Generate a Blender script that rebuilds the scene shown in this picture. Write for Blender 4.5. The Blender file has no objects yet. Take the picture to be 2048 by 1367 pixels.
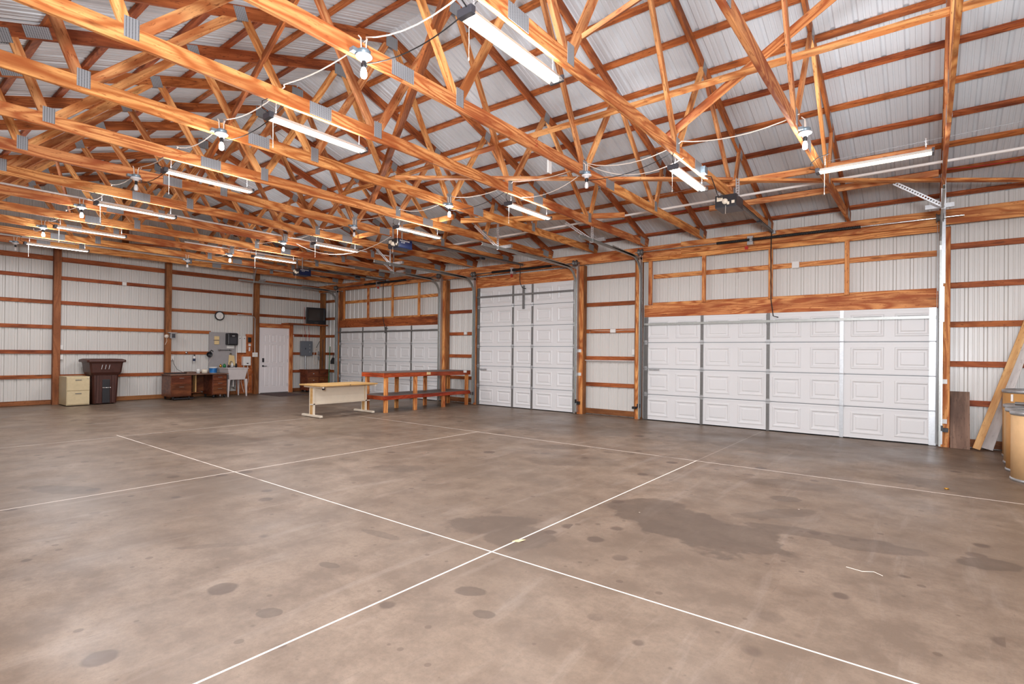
import bpy, bmesh, math, random
from mathutils import Vector, Matrix
random.seed(7)
PI = math.pi
sc = bpy.context.scene
COL = sc.collection

# ------------------------------------------------------------------ camera
W, H = 2048, 1367
F, PPY = 1066.74, 699.8
yaw, pit, rol = 0.6627, 0.0055, 0.0108
A = Matrix(((math.cos(yaw), math.sin(yaw), 0), (0, 0, -1), (-math.sin(yaw), math.cos(yaw), 0)))
P = Matrix(((1, 0, 0), (0, math.cos(pit), math.sin(pit)), (0, -math.sin(pit), math.cos(pit))))
Q = Matrix(((math.cos(rol), -math.sin(rol), 0), (math.sin(rol), math.cos(rol), 0), (0, 0, 1)))
M = Q @ P @ A
cam_d = bpy.data.cameras.new('camera')
cam = bpy.data.objects.new('camera', cam_d)
COL.objects.link(cam)
cam_d.sensor_width = 36.0
cam_d.lens = F / W * 36.0
cam_d.shift_y = (PPY - H / 2) / W
cam_d.clip_start = 0.05
cam_d.clip_end = 200
mw = Matrix.Identity(4)
for i in range(3):
    mw[i][0] = M[0][i]
    mw[i][1] = -M[1][i]
    mw[i][2] = -M[2][i]
mw[2][3] = 1.39
cam.matrix_world = mw
sc.camera = cam

# ------------------------------------------------------------------ world, exposure
wd = bpy.data.worlds.new('world')
sc.world = wd
wd.use_nodes = True
wd.node_tree.nodes['Background'].inputs[0].default_value = (0.85, 0.92, 1.0, 1)
wd.node_tree.nodes['Background'].inputs[1].default_value = 0.35
sc.view_settings.view_transform = 'Standard'
sc.view_settings.look = 'None'
sc.view_settings.gamma = 1.0
sc.view_settings.exposure = 0.0
sc.cycles.use_denoising = True
sc.cycles.max_bounces = 7
sc.cycles.diffuse_bounces = 5
sc.cycles.glossy_bounces = 3
sc.cycles.sample_clamp_indirect = 6.0
sc.cycles.caustics_reflective = False
sc.cycles.caustics_refractive = False

def light(name, kind, loc, power, size=0.5, size_y=None, aim=None, col=(1, 1, 1), spread=None, shape='RECTANGLE'):
    d = bpy.data.lights.new(name, kind)
    d.energy = power
    d.color = col
    if kind == 'AREA':
        d.shape = shape
        d.size = size
        d.size_y = size_y or size
        if spread: d.spread = spread
    elif kind in ('POINT', 'SPOT'):
        d.shadow_soft_size = size
    o = bpy.data.objects.new(name, d)
    COL.objects.link(o)
    o.location = loc
    if aim is not None:
        o.rotation_euler = (Vector(aim) - Vector(loc)).to_track_quat('-Z', 'Y').to_euler()
    return o

# the photographer's umbrella strobe, on a stand just above the camera
light('camera_strobe', 'AREA', (0.25, -1.0, 2.2), 470, 0.9, 0.9, aim=(-5.5, 6.0, 4.0), col=(0.93, 0.965, 1.02), shape='DISK')
light('camera_strobe_second', 'AREA', (1.1, -1.0, 1.8), 150, 0.9, 0.9, aim=(-1.0, 6.0, 5.0), col=(0.93, 0.965, 1.02), shape='DISK')

# ------------------------------------------------------------------ materials
def srgb(r, g, b):
    f = lambda c: (c / 255) / 12.92 if c / 255 <= 0.04045 else ((c / 255 + 0.055) / 1.055) ** 2.4
    return (f(r), f(g), f(b), 1)

class NT:
    def __init__(s, name):
        s.m = bpy.data.materials.new(name)
        s.m.use_nodes = True
        s.t = s.m.node_tree
        s.b = s.t.nodes['Principled BSDF']
    def n(s, kind, **kw):
        nd = s.t.nodes.new(kind)
        for k, v in kw.items():
            setattr(nd, k, v)
        return nd
    def link(s, a, b): s.t.links.new(a, b)
    def val(s, sock, v):
        if isinstance(v, (int, float, tuple, list)): sock.default_value = v
        else: s.link(v, sock)
    def math(s, op, a, b=0.0, c=None, clamp=False):
        nd = s.n('ShaderNodeMath', operation=op, use_clamp=clamp)
        s.val(nd.inputs[0], a); s.val(nd.inputs[1], b)
        if c is not None: s.val(nd.inputs[2], c)
        return nd.outputs[0]
    def vmath(s, op, a, b=(0, 0, 0)):
        nd = s.n('ShaderNodeVectorMath', operation=op)
        s.val(nd.inputs[0], a); s.val(nd.inputs[1], b)
        return nd.outputs['Value'] if op in ('LENGTH', 'DOT_PRODUCT') else nd.outputs[0]
    def mix(s, fac, a, b, mode='MIX'):
        nd = s.n('ShaderNodeMix', data_type='RGBA', blend_type=mode)
        s.val(nd.inputs[0], fac); s.val(nd.inputs[6], a); s.val(nd.inputs[7], b)
        return nd.outputs[2]
    def noise(s, vec, scale, detail=3, rough=0.5, dist=0.0):
        nd = s.n('ShaderNodeTexNoise')
        s.link(vec, nd.inputs['Vector'])
        nd.inputs['Scale'].default_value = scale
        nd.inputs['Detail'].default_value = detail
        nd.inputs['Roughness'].default_value = rough
        nd.inputs['Distortion'].default_value = dist
        return nd.outputs['Fac']
    def ramp(s, fac, stops):
        nd = s.n('ShaderNodeValToRGB')
        s.link(fac, nd.inputs[0])
        e = nd.color_ramp.elements
        e[0].position, e[0].color = stops[0]
        e[1].position, e[1].color = stops[-1]
        for p, c in stops[1:-1]:
            x = e.new(p); x.color = c
        return nd.outputs[0]
    def bump(s, h, strength=0.3, dist=0.01):
        nd = s.n('ShaderNodeBump')
        nd.inputs['Strength'].default_value = strength
        nd.inputs['Distance'].default_value = dist
        s.link(h, nd.inputs['Height'])
        s.link(nd.outputs[0], s.b.inputs['Normal'])

def flat(name, col, rough=0.5, metal=0.0, emit=None, es=0, spec=None, wear=0.0, coat=0.0):
    t = NT(name)
    t.b.inputs['Base Color'].default_value = col
    t.b.inputs['Roughness'].default_value = rough
    t.b.inputs['Metallic'].default_value = metal
    if spec is not None: t.b.inputs['Specular IOR Level'].default_value = spec
    if coat: t.b.inputs['Coat Weight'].default_value = coat
    tc = t.n('ShaderNodeTexCoord')
    n = t.noise(tc.outputs['Object'], 9.0, 4, 0.6)
    if wear:
        dark = tuple(c * (1 - wear) for c in col[:3]) + (1,)
        t.link(t.ramp(n, [(0.35, dark), (0.6, col)]), t.b.inputs['Base Color'])
    t.link(t.math('MULTIPLY_ADD', n, 0.15, rough - 0.07), t.b.inputs['Roughness'])
    if emit:
        t.b.inputs['Emission Color'].default_value = emit
        t.b.inputs['Emission Strength'].default_value = es
    return t.m

def wood(name, light_c, mid_c, dark_c, freq=15.0, knots=0.5, rough=0.62, var=0.35, ring=0.8):
    """lumber, grain along the board's own local X"""
    t = NT(name)
    tc = t.n('ShaderNodeTexCoord'); oi = t.n('ShaderNodeObjectInfo')
    off = t.n('ShaderNodeCombineXYZ')
    r = oi.outputs['Random']
    t.link(t.math('MULTIPLY', r, 91.0), off.inputs[0]); t.link(t.math('MULTIPLY', r, 37.0), off.inputs[1]); t.link(t.math('MULTIPLY', r, 63.0), off.inputs[2])
    p = t.vmath('ADD', tc.outputs['Object'], off.outputs[0])
    a = t.vmath('MULTIPLY', p, (0.55, 4.2, 4.2))
    n1 = t.noise(a, 1.0, 1.5, 0.4, 0.35)
    s = t.math('SINE', t.math('MULTIPLY', n1, freq * 6.28))
    rings = t.math('POWER', t.math('MULTIPLY_ADD', s, 0.5, 0.5), 1.6)
    fine = t.noise(t.vmath('MULTIPLY', p, (2.0, 70.0, 70.0)), 1.0, 3, 0.6)
    col = t.mix(t.math('MULTIPLY', rings, ring), light_c, mid_c)
    col = t.mix(t.ramp(fine, [(0.42, (0, 0, 0, 1)), (0.68, (0.55, 0.55, 0.55, 1))]), col, mid_c)
    blot = t.noise(t.vmath('MULTIPLY', p, (1.1, 5.0, 5.0)), 1.0, 3, 0.6)
    col = t.mix(t.ramp(blot, [(0.46, (0, 0, 0, 1)), (0.66, (0.8, 0.8, 0.8, 1))]), col, dark_c)
    sp_ = t.noise(t.vmath('MULTIPLY', p, (14.0, 60.0, 60.0)), 1.0, 2, 0.6)
    col = t.mix(t.ramp(sp_, [(0.60, (0, 0, 0, 1)), (0.70, (0.75, 0.75, 0.75, 1))]), col, dark_c)
    v = t.n('ShaderNodeTexVoronoi'); v.inputs['Scale'].default_value = 1.0
    t.link(t.vmath('MULTIPLY', p, (1.7, 7.0, 7.0)), v.inputs['Vector'])
    k = t.ramp(v.outputs['Distance'], [(0.0, (1, 1, 1, 1)), (0.10, (0.8, 0.8, 0.8, 1)), (0.17, (0, 0, 0, 1))])
    col = t.mix(t.math('MULTIPLY', k, knots), col, tuple(c * 0.3 for c in dark_c[:3]) + (1,))
    hv = t.n('ShaderNodeHueSaturation')
    t.link(col, hv.inputs['Color'])
    t.link(t.math('MULTIPLY_ADD', r, var, 1.0 - var * 0.55), hv.inputs['Value'])
    t.link(t.math('MULTIPLY_ADD', r, 0.012, 0.494), hv.inputs['Hue'])
    t.link(hv.outputs[0], t.b.inputs['Base Color'])
    t.b.inputs['Roughness'].default_value = rough
    t.b.inputs['Specular IOR Level'].default_value = 0.3
    t.bump(t.math('ADD', rings, fine), 0.12, 0.002)
    return t.m

M_WOOD = wood('fir_lumber', srgb(246, 176, 108), srgb(176, 90, 40), srgb(158, 78, 36), freq=12, ring=0.85, var=0.22)
M_WEB = wood('fir_web_lumber', srgb(246, 182, 118), srgb(196, 110, 56), srgb(132, 66, 32), freq=10, var=0.42)
M_WOODD = wood('weathered_lumber', srgb(196, 114, 62), srgb(152, 76, 36), srgb(98, 46, 24), var=0.3)
M_POST = wood('treated_post_lumber', srgb(164, 106, 64), srgb(134, 80, 44), srgb(98, 56, 32), freq=7, var=0.12)
M_GIRT = wood('girt_lumber', srgb(182, 102, 56), srgb(150, 76, 38), srgb(104, 48, 24), var=0.22)
M_GREYB = wood('grey_brown_board', srgb(150, 118, 100), srgb(118, 90, 76), srgb(88, 66, 56), freq=8, var=0.1)
M_PINE = wood('new_pine', srgb(226, 182, 128), srgb(210, 154, 96), srgb(176, 120, 72), freq=6, knots=0.9, var=0.1)
M_WHITEB = wood('whitewashed_board', srgb(228, 222, 218), srgb(212, 204, 200), srgb(190, 182, 180), freq=8, knots=0.2, var=0.05)
M_WALNUT = wood('walnut_veneer', srgb(132, 76, 48), srgb(98, 52, 32), srgb(66, 32, 20), freq=6, knots=0.0, rough=0.35, var=0.1)
M_BENCH = wood('stained_bench_lumber', srgb(186, 82, 40), srgb(150, 56, 26), srgb(104, 38, 20), knots=0.4, rough=0.4, var=0.2)
M_OAK = wood('oak_laminate', srgb(214, 176, 118), srgb(204, 160, 100), srgb(190, 146, 88), freq=5, knots=0.0, rough=0.35, var=0.05)
M_OSB = NT('strand_board')
_tc = M_OSB.n('ShaderNodeTexCoord')
_v = M_OSB.n('ShaderNodeTexVoronoi'); _v.inputs['Scale'].default_value = 1.0
M_OSB.link(M_OSB.vmath('MULTIPLY', _tc.outputs['Object'], (20.0, 26.0, 14.0)), _v.inputs['Vector'])
M_OSB.link(M_OSB.ramp(M_OSB.noise(_v.outputs['Color'], 3.0, 1), [(0.3, srgb(150, 78, 38)), (0.7, srgb(204, 122, 66))]), M_OSB.b.inputs['Base Color'])
M_OSB = M_OSB.m

def metal_sheet(name, base, var=0.05, rough=0.42, metal=0.0):
    t = NT(name)
    t.b.inputs['Metallic'].default_value = metal
    tc = t.n('ShaderNodeTexCoord')
    n = t.noise(tc.outputs['Object'], 0.9, 3, 0.5)
    dark = tuple(c * (1 - var) for c in base[:3]) + (1,)
    t.link(t.ramp(n, [(0.3, dark), (0.62, base)]), t.b.inputs['Base Color'])
    t.link(t.math('MULTIPLY_ADD', n, 0.2, rough - 0.08), t.b.inputs['Roughness'])
    return t.m
M_WALL = metal_sheet('painted_wall_steel', srgb(216, 213, 208), 0.03, 0.3, 0.0)
M_ROOF = metal_sheet('painted_roof_steel', srgb(208, 212, 216), 0.03, 0.3, 0.0)
M_DOOR = metal_sheet('garage_door_steel', srgb(224, 223, 223), 0.03, 0.4)

def galv(name, col, rough=0.38, metal=0.75, scale=40):
    t = NT(name)
    tc = t.n('ShaderNodeTexCoord')
    v = t.n('ShaderNodeTexVoronoi'); v.inputs['Scale'].default_value = scale
    t.link(tc.outputs['Object'], v.inputs['Vector'])
    dk = tuple(c * 0.72 for c in col[:3]) + (1,)
    t.link(t.mix(t.noise(v.outputs['Color'], 2.0, 1), dk, col), t.b.inputs['Base Color'])
    t.b.inputs['Roughness'].default_value = rough
    t.b.inputs['Metallic'].default_value = metal
    return t.m
M_GALV = galv('galvanised_steel', srgb(200, 202, 204))
M_STILE = galv('dull_steel_stile', srgb(128, 126, 124), 0.5, 0.5, 25)
M_TRACK = galv('track_steel', srgb(178, 180, 176), 0.4, 0.6)

def plate_mat():
    t = NT('toothed_plate_steel')
    tc = t.n('ShaderNodeTexCoord')
    sx = t.n('ShaderNodeSeparateXYZ'); t.link(tc.outputs['Object'], sx.inputs[0])
    ay = t.math('SINE', t.math('MULTIPLY', sx.outputs[1], 2 * PI / 0.020))
    az = t.math('SINE', t.math('MULTIPLY', sx.outputs[2], 2 * PI / 0.011))
    h = t.math('MULTIPLY', t.math('GREATER_THAN', ay, 0.1), t.math('MULTIPLY_ADD', az, 0.5, 0.5))
    t.link(t.ramp(h, [(0.15, srgb(176, 180, 184)), (0.8, srgb(78, 80, 84))]), t.b.inputs['Base Color'])
    t.b.inputs['Metallic'].default_value = 0.4
    t.b.inputs['Roughness'].default_value = 0.4
    return t.m
M_PLATE = plate_mat()

M_BLACK = flat('black_plastic', srgb(34, 34, 38), 0.4)
M_DGREY = flat('dark_grey_plastic', srgb(62, 62, 68), 0.4)
M_BLUE = flat('blue_opener_shell', srgb(8, 26, 64), 0.4)
M_WHITE = flat('white_plastic', srgb(234, 232, 228), 0.35)
M_CREAM = flat('cream_paint', srgb(232, 220, 200), 0.4, wear=0.04)
M_PVC = flat('white_conduit', srgb(236, 230, 224), 0.4)
M_CABLE = flat('white_cable', srgb(236, 222, 208), 0.5)
M_BCABLE = flat('black_cable', srgb(28, 26, 26), 0.5)
M_RED = flat('red_rubber', srgb(190, 40, 28), 0.5)
M_BEIGE = flat('beige_cabinet_steel', srgb(206, 188, 150), 0.45, wear=0.1)
M_BIN = flat('brown_bin_plastic', srgb(74, 40, 32), 0.42, wear=0.2)
M_DRUM = flat('fibre_drum_board', srgb(206, 152, 90), 0.6, wear=0.1)
M_DRUM2 = flat('pale_fibre_drum_board', srgb(216, 176, 128), 0.6, wear=0.08)
M_ENTRY = flat('white_door_paint', srgb(238, 232, 232), 0.35)
M_PANEL = flat('grey_panel_paint', srgb(112, 118, 126), 0.4)
M_PEG = flat('grey_pegboard', srgb(166, 162, 162), 0.6, wear=0.06)
M_MAT = flat('door_mat_pile', srgb(92, 74, 72), 0.95, wear=0.3)
M_GLASS = flat('dark_screen', srgb(60, 56, 54), 0.12)
M_GREEN = flat('green_plastic', srgb(30, 120, 70), 0.4)
M_TAN = flat('tan_sponge', srgb(232, 204, 150), 0.8)
M_SINK = flat('sink_plastic', srgb(216, 208, 206), 0.4, wear=0.06)
M_BENCHTOP = flat('grey_bench_sheet', srgb(120, 106, 100), 0.5, wear=0.25)
M_BRASS = flat('brass', srgb(200, 150, 70), 0.3, 0.9)
M_CHROME = flat('chrome', srgb(215, 215, 215), 0.15, 1.0)
M_PORC = flat('white_porcelain', srgb(244, 240, 240), 0.25)
M_BOX = galv('box_steel', srgb(150, 168, 180), 0.4, 0.5)
M_REFL = flat('light_reflector', srgb(206, 200, 190), 0.35)
M_TUBE = flat('lit_tube', (1, 1, 1, 1), 0.4, emit=(1.0, 0.93, 0.82, 1), es=9.0)
M_BULB = flat('lit_bulb', (1, 1, 1, 1), 0.4, emit=(1.0, 0.95, 0.86, 1), es=26.0)
M_BULBOFF = flat('unlit_bulb', srgb(240, 238, 236), 0.3)

# concrete floor with stains, tyre marks and pale joint caulk
def floor_mat():
    t = NT('stained_concrete')
    tc = t.n('ShaderNodeTexCoord'); p = tc.outputs['Object']
    big = t.noise(p, 0.45, 5, 0.6, 0.3)
    mid = t.noise(p, 2.6, 8, 0.72)
    fin = t.noise(p, 30.0, 5, 0.7)
    c = t.ramp(big, [(0.32, srgb(112, 95, 80)), (0.5, srgb(130, 111, 94)), (0.68, srgb(144, 125, 108))])
    c = t.mix(t.ramp(mid, [(0.40, (0.75, 0.75, 0.75, 1)), (0.60, (0, 0, 0, 1))]), c, srgb(100, 82, 67))
    c = t.mix(t.ramp(fin, [(0.3, (0.5, 0.5, 0.5, 1)), (0.55, (0, 0, 0, 1))]), c, srgb(104, 88, 75))
    # long sweeping trowel / tyre streaks
    st = t.noise(t.vmath('MULTIPLY', p, (2.2, 0.28, 1.0)), 2.5, 6, 0.65, 0.6)
    c = t.mix(t.ramp(st, [(0.55, (0, 0, 0, 1)), (0.75, (0.35, 0.35, 0.35, 1))]), c, srgb(162, 148, 136))
    wob = t.noise(p, 2.2, 4, 0.6)
    wob2 = t.noise(p, 14.0, 3, 0.6)
    def spot(x, y, rx, ry, rot, amp=0.55, soft=0.12):
        mp = t.n('ShaderNodeMapping', vector_type='TEXTURE')
        t.link(p, mp.inputs['Vector'])
        mp.inputs['Location'].default_value = (x, y, 0)
        mp.inputs['Rotation'].default_value = (0, 0, rot)
        mp.inputs['Scale'].default_value = (rx, ry, 1)
        d = t.vmath('LENGTH', mp.outputs[0])
        d = t.math('ADD', d, t.math('MULTIPLY_ADD', wob, 1.5, -0.75))
        d = t.math('ADD', d, t.math('MULTIPLY_ADD', wob2, 0.3, -0.15))
        return t.math('MULTIPLY', t.ramp(d, [(1.0 - soft, (1, 1, 1, 1)), (1.0, (0, 0, 0, 1))]), amp)
    f = None
    for a in SPOTS:
        g = spot(*a)
        f = g if f is None else t.math('MAXIMUM', f, g)
    c = t.mix(f, c, srgb(74, 60, 50))
    # small round drips
    v = t.n('ShaderNodeTexVoronoi'); v.inputs['Scale'].default_value = 3.1; v.inputs['Randomness'].default_value = 1.0
    t.link(p, v.inputs['Vector'])
    rsep = t.n('ShaderNodeSeparateColor'); t.link(v.outputs['Color'], rsep.inputs[0])
    rad = t.math('MULTIPLY', t.math('POWER', rsep.outputs[0], 2.6), 0.24)
    dd = t.math('SUBTRACT', t.math('ADD', v.outputs['Distance'], t.math('MULTIPLY_ADD', wob2, 0.08, -0.04)), rad)
    dr = t.ramp(dd, [(0.0, (0.75, 0.75, 0.75, 1)), (0.05, (0, 0, 0, 1))])
    area = t.noise(p, 0.55, 3, 0.6)
    c = t.mix(t.math('MULTIPLY', dr, t.ramp(area, [(0.40, (0, 0, 0, 1)), (0.52, (1, 1, 1, 1))])), c, srgb(78, 62, 52))
    v2 = t.n('ShaderNodeTexVoronoi'); v2.inputs['Scale'].default_value = 9.0
    t.link(p, v2.inputs['Vector'])
    r2 = t.n('ShaderNodeSeparateColor'); t.link(v2.outputs['Color'], r2.inputs[0])
    d2 = t.math('SUBTRACT', v2.outputs['Distance'], t.math('MULTIPLY', t.math('POWER', r2.outputs[1], 5.0), 0.22))
    c = t.mix(t.ramp(d2, [(0.0, (0.6, 0.6, 0.6, 1)), (0.04, (0, 0, 0, 1))]), c, srgb(84, 66, 54))
    grit = t.noise(p, 75.0, 2, 0.7)
    c = t.mix(t.ramp(grit, [(0.56, (0, 0, 0, 1)), (0.72, (0.35, 0.35, 0.35, 1))]), c, srgb(92, 74, 60))
    v3 = t.n('ShaderNodeTexVoronoi'); v3.inputs['Scale'].default_value = 1.7
    t.link(p, v3.inputs['Vector'])
    chip = t.math('LESS_THAN', v3.outputs['Distance'], 0.016)
    c = t.mix(t.math('MULTIPLY', chip, 0.7), c, srgb(226, 210, 194))
    # fine scratches
    sc1 = t.noise(t.vmath('MULTIPLY', p, (9.0, 0.9, 1.0)), 3.0, 3, 0.5, 1.5)
    c = t.mix(t.ramp(sc1, [(0.70, (0, 0, 0, 1)), (0.74, (0.4, 0.4, 0.4, 1))]), c, srgb(98, 82, 70))
    # joint caulk: two lines each way
    sp = t.n('ShaderNodeSeparateXYZ'); t.link(p, sp.inputs[0])
    ln = None
    for axis, v0, hw in ((1, 2.87, 0.0062), (1, 7.04, 0.0062), (0, -2.40, 0.0068), (0, -6.24, 0.006), (0, -10.1, 0.005), (0, -13.9, 0.004)):
        q = t.math('ABSOLUTE', t.math('SUBTRACT', sp.outputs[axis], v0))
        g = t.math('LESS_THAN', q, hw)
        ln = g if ln is None else t.math('MAXIMUM', ln, g)
    gap = t.noise(p, 1.3, 2, 0.5)
    far = t.math('MULTIPLY', t.math('GREATER_THAN', sp.outputs[1], 7.06), 0.8)
    ln = t.math('MULTIPLY', ln, t.math('SUBTRACT', 1.0, far))
    ln = t.math('MULTIPLY', ln, t.math('GREATER_THAN', sp.outputs[0], -10.3))
    ln = t.math('MULTIPLY', ln, t.ramp(gap, [(0.30, (0.3, 0.3, 0.3, 1)), (0.4, (1, 1, 1, 1))]))
    c = t.mix(ln, c, srgb(248, 234, 222))
    t.link(c, t.b.inputs['Base Color'])
    t.link(t.ramp(t.noise(p, 0.9, 4, 0.6), [(0.3, (0.30, 0.30, 0.30, 1)), (0.7, (0.55, 0.55, 0.55, 1))]), t.b.inputs['Roughness'])
    t.b.inputs['Specular IOR Level'].default_value = 0.4
    t.bump(mid, 0.08, 0.004)
    return t.m
SPOTS = [(-1.62, 4.35, 0.62, 0.40, -0.4, 0.62), (-1.20, 4.25, 0.45, 0.42, 0.3, 0.6), (-2.05, 4.62, 0.40, 0.24, 0.5, 0.55),
         (-0.62, 4.75, 0.62, 0.13, 0.12, 0.5), (-0.28, 4.72, 0.36, 0.12, 0.35, 0.5), (-1.05, 5.15, 0.45, 0.14, 0.9, 0.35),
         (-2.85, 3.30, 0.42, 0.24, 0.9, 0.5), (-2.42, 3.2, 0.25, 0.3, 0.2, 0.45), (0.34, 4.84, 0.20, 0.12, 0.5, 0.6),
         (-6.7, 1.45, 0.45, 0.14, 0.5, 0.5), (-1.08, 5.75, 0.14, 0.1, 0.5, 0.5), (-9.0, 3.6, 1.2, 0.5, 0.4, 0.35),
         (-7.6, 5.6, 0.7, 0.4, 0.2, 0.3), (-3.6, 6.0, 0.6, 0.35, 0.6, 0.3), (-11.8, 5.2, 1.5, 0.6, 0.8, 0.35),
         (-5.0, 4.2, 0.35, 0.2, 0.6, 0.35), (-1.2, 6.4, 0.5, 0.22, 0.3, 0.35), (-4.3, 6.7, 0.5, 0.2, 0.5, 0.35),
         (-1.2, 9.3, 2.4, 1.0, 0.05, 0.32), (-5.8, 8.6, 2.0, 0.9, 0.1, 0.34), (-12.2, 6.4, 2.6, 1.0, 0.4, 0.36), (-14.6, 4.6, 1.8, 0.8, 0.2, 0.34), (0.9, 7.6, 1.2, 0.7, 0.2, 0.34),
         (-2.1, 2.32, 0.11, 0.07, 0.4, 0.6), (-1.86, 2.16, 0.07, 0.05, 0.4, 0.6), (-3.05, 2.02, 0.10, 0.05, 0.2, 0.5), (-2.75, 1.45, 0.07, 0.05, 0.6, 0.6), (-3.3, 2.6, 0.2, 0.05, 0.1, 0.4), (-3.95, 1.75, 0.3, 0.05, 0.9, 0.3)]
M_FLOOR = floor_mat()

# ------------------------------------------------------------------ mesh helpers
class MB:
    def __init__(s): s.v = []; s.f = []; s.mi = []; s.cur = 0; s.sm = []
    def add(s, vs, fs, smooth=False):
        b = len(s.v); s.v += [tuple(v) for v in vs]
        for f in fs:
            s.f.append(tuple(i + b for i in f)); s.mi.append(s.cur); s.sm.append(smooth)
        return s
    def box(s, x0, x1, y0, y1, z0, z1):
        s.add([(x0, y0, z0), (x1, y0, z0), (x1, y1, z0), (x0, y1, z0), (x0, y0, z1), (x1, y0, z1), (x1, y1, z1), (x0, y1, z1)],
              [(0, 3, 2, 1), (4, 5, 6, 7), (0, 1, 5, 4), (1, 2, 6, 5), (2, 3, 7, 6), (3, 0, 4, 7)])
        return s
    def beam(s, a, b, w, t, up=(0, 0, 1)):
        a, b = Vector(a), Vector(b); d = (b - a).normalized(); u = Vector(up)
        u = (u - u.dot(d) * d).normalized(); q = d.cross(u)
        vs = []
        for p in (a, b):
            for i, j in ((-1, -1), (1, -1), (1, 1), (-1, 1)): vs.append(p + q * (i * t / 2) + u * (j * w / 2))
        s.add(vs, [(0, 3, 2, 1), (4, 5, 6, 7), (0, 1, 5, 4), (1, 2, 6, 5), (2, 3, 7, 6), (3, 0, 4, 7)])
        return s
    def tube(s, pts, r, n=6, cap=True):
        pts = [Vector(p) for p in pts]; rings = []
        ref = Vector((0, 0, 1))
        for i, p in enumerate(pts):
            d = (pts[min(i + 1, len(pts) - 1)] - pts[max(i - 1, 0)]).normalized()
            u = ref - ref.dot(d) * d
            if u.length < 0.1: u = Vector((1, 0, 0)) - d.x * d
            u.normalize(); q = d.cross(u)
            rr = r[i] if isinstance(r, (list, tuple)) else r
            rings.append([p + u * math.cos(2 * PI * k / n) * rr + q * math.sin(2 * PI * k / n) * rr for k in range(n)])
        vs = [v for rg in rings for v in rg]; fs = []
        for i in range(len(pts) - 1):
            for k in range(n): fs.append((i * n + k, i * n + (k + 1) % n, (i + 1) * n + (k + 1) % n, (i + 1) * n + k))
        s.add(vs, fs, True)
        if cap:
            s.add(rings[0], [tuple(range(n - 1, -1, -1))]); s.add(rings[-1], [tuple(range(n))])
        return s
    def lathe(s, prof, c=(0, 0, 0), n=24, axis='z'):
        """prof: (r, h) pairs"""
        vs = []; fs = []
        for r, h in prof:
            for k in range(n):
                a = 2 * PI * k / n; x, y = r * math.cos(a), r * math.sin(a)
                if axis == 'z': p = (x, y, h)
                elif axis == 'x': p = (h, x, y)
                else: p = (x, h, y)
                vs.append((p[0] + c[0], p[1] + c[1], p[2] + c[2]))
        for i in range(len(prof) - 1):
            for k in range(n):
                f = (i * n + k, i * n + (k + 1) % n, (i + 1) * n + (k + 1) % n, (i + 1) * n + k)
                fs.append(f if axis != 'y' else f[::-1])
        s.add(vs, fs, True)
        return s
    def build(s, name, mat, parent=None, loc=(0, 0, 0), bevel=0.0, label=None):
        me = bpy.data.meshes.new(name)
        me.from_pydata(s.v, [], s.f)
        mats = mat if isinstance(mat, (list, tuple)) else [mat]
        for m in mats: me.materials.append(m)
        me.polygons.foreach_set('material_index', s.mi)
        me.polygons.foreach_set('use_smooth', s.sm)
        me.update()
        o = bpy.data.objects.new(name, me)
        COL.objects.link(o)
        o.location = loc
        if parent: o.parent = parent
        if bevel:
            bv = o.modifiers.new('bevel', 'BEVEL'); bv.width = bevel; bv.segments = 2; bv.limit_method = 'ANGLE'; bv.angle_limit = 0.7
        if label: o['label'] = label
        return o

def thing(name, label, cat, loc=(0, 0, 0), rz=0.0, group=None):
    o = bpy.data.objects.new(name, None)
    COL.objects.link(o)
    o.empty_display_size = 0.2
    o.location = loc; o.rotation_euler = (0, 0, rz)
    return tag(o, label, cat, group)
def tag(o, label, cat, group=None):
    o['label'] = label; o['category'] = cat
    if group: o['group'] = group
    return o
def struct(o):
    o['kind'] = 'structure'; return o

_bm_cache = {}
def board(name, a, b, w, t, mat, parent=None, up=(0, 0, 1), label=None, ext=0.0):
    """a board from a to b: width w along 'up', thickness t across; grain along local X"""
    a, b = Vector(a), Vector(b); d = b - a; L = d.length; d.normalize()
    u = Vector(up); u = (u - u.dot(d) * d).normalized(); q = u.cross(d)
    key = (round(L, 4), w, t, mat.name)
    me = _bm_cache.get(key)
    if me is None:
        x, y, z = L / 2 + ext, t / 2, w / 2; c = 0.003
        # chamfered prism along X
        prof = [(-y + c, -z), (y - c, -z), (y, -z + c), (y, z - c), (y - c, z), (-y + c, z), (-y, z - c), (-y, -z + c)]
        vs = [(-x, p, r) for p, r in prof] + [(x, p, r) for p, r in prof]
        fs = [(i, (i + 1) % 8, (i + 1) % 8 + 8, i + 8) for i in range(8)] + [tuple(range(7, -1, -1)), tuple(range(8, 16))]
        me = bpy.data.meshes.new(name); me.from_pydata(vs, [], fs); me.materials.append(mat); me.update()
        _bm_cache[key] = me
    o = bpy.data.objects.new(name, me); COL.objects.link(o)
    mt = Matrix.Identity(4); c = (a + b) / 2
    for i in range(3): mt[i][0] = d[i]; mt[i][1] = q[i]; mt[i][2] = u[i]; mt[i][3] = c[i]
    if parent:
        o.parent = parent
    o.matrix_local = mt
    if label: o['label'] = label
    return o

def sag(a, b, drop, n=10):
    a, b = Vector(a), Vector(b)
    return [a.lerp(b, i / n) - Vector((0, 0, drop * 4 * (i / n) * (1 - i / n))) for i in range(n + 1)]

def copy_tree(o, parent=None):
    c = o.copy(); COL.objects.link(c); c.parent = parent
    for ch in o.children: copy_tree(ch, c)
    return c

ORD = ['first', 'second', 'third', 'fourth', 'fifth', 'sixth', 'seventh', 'eighth', 'ninth', 'tenth', 'eleventh', 'twelfth', 'thirteenth', 'fourteenth', 'fifteenth', 'sixteenth', 'seventeenth', 'eighteenth']

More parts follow.
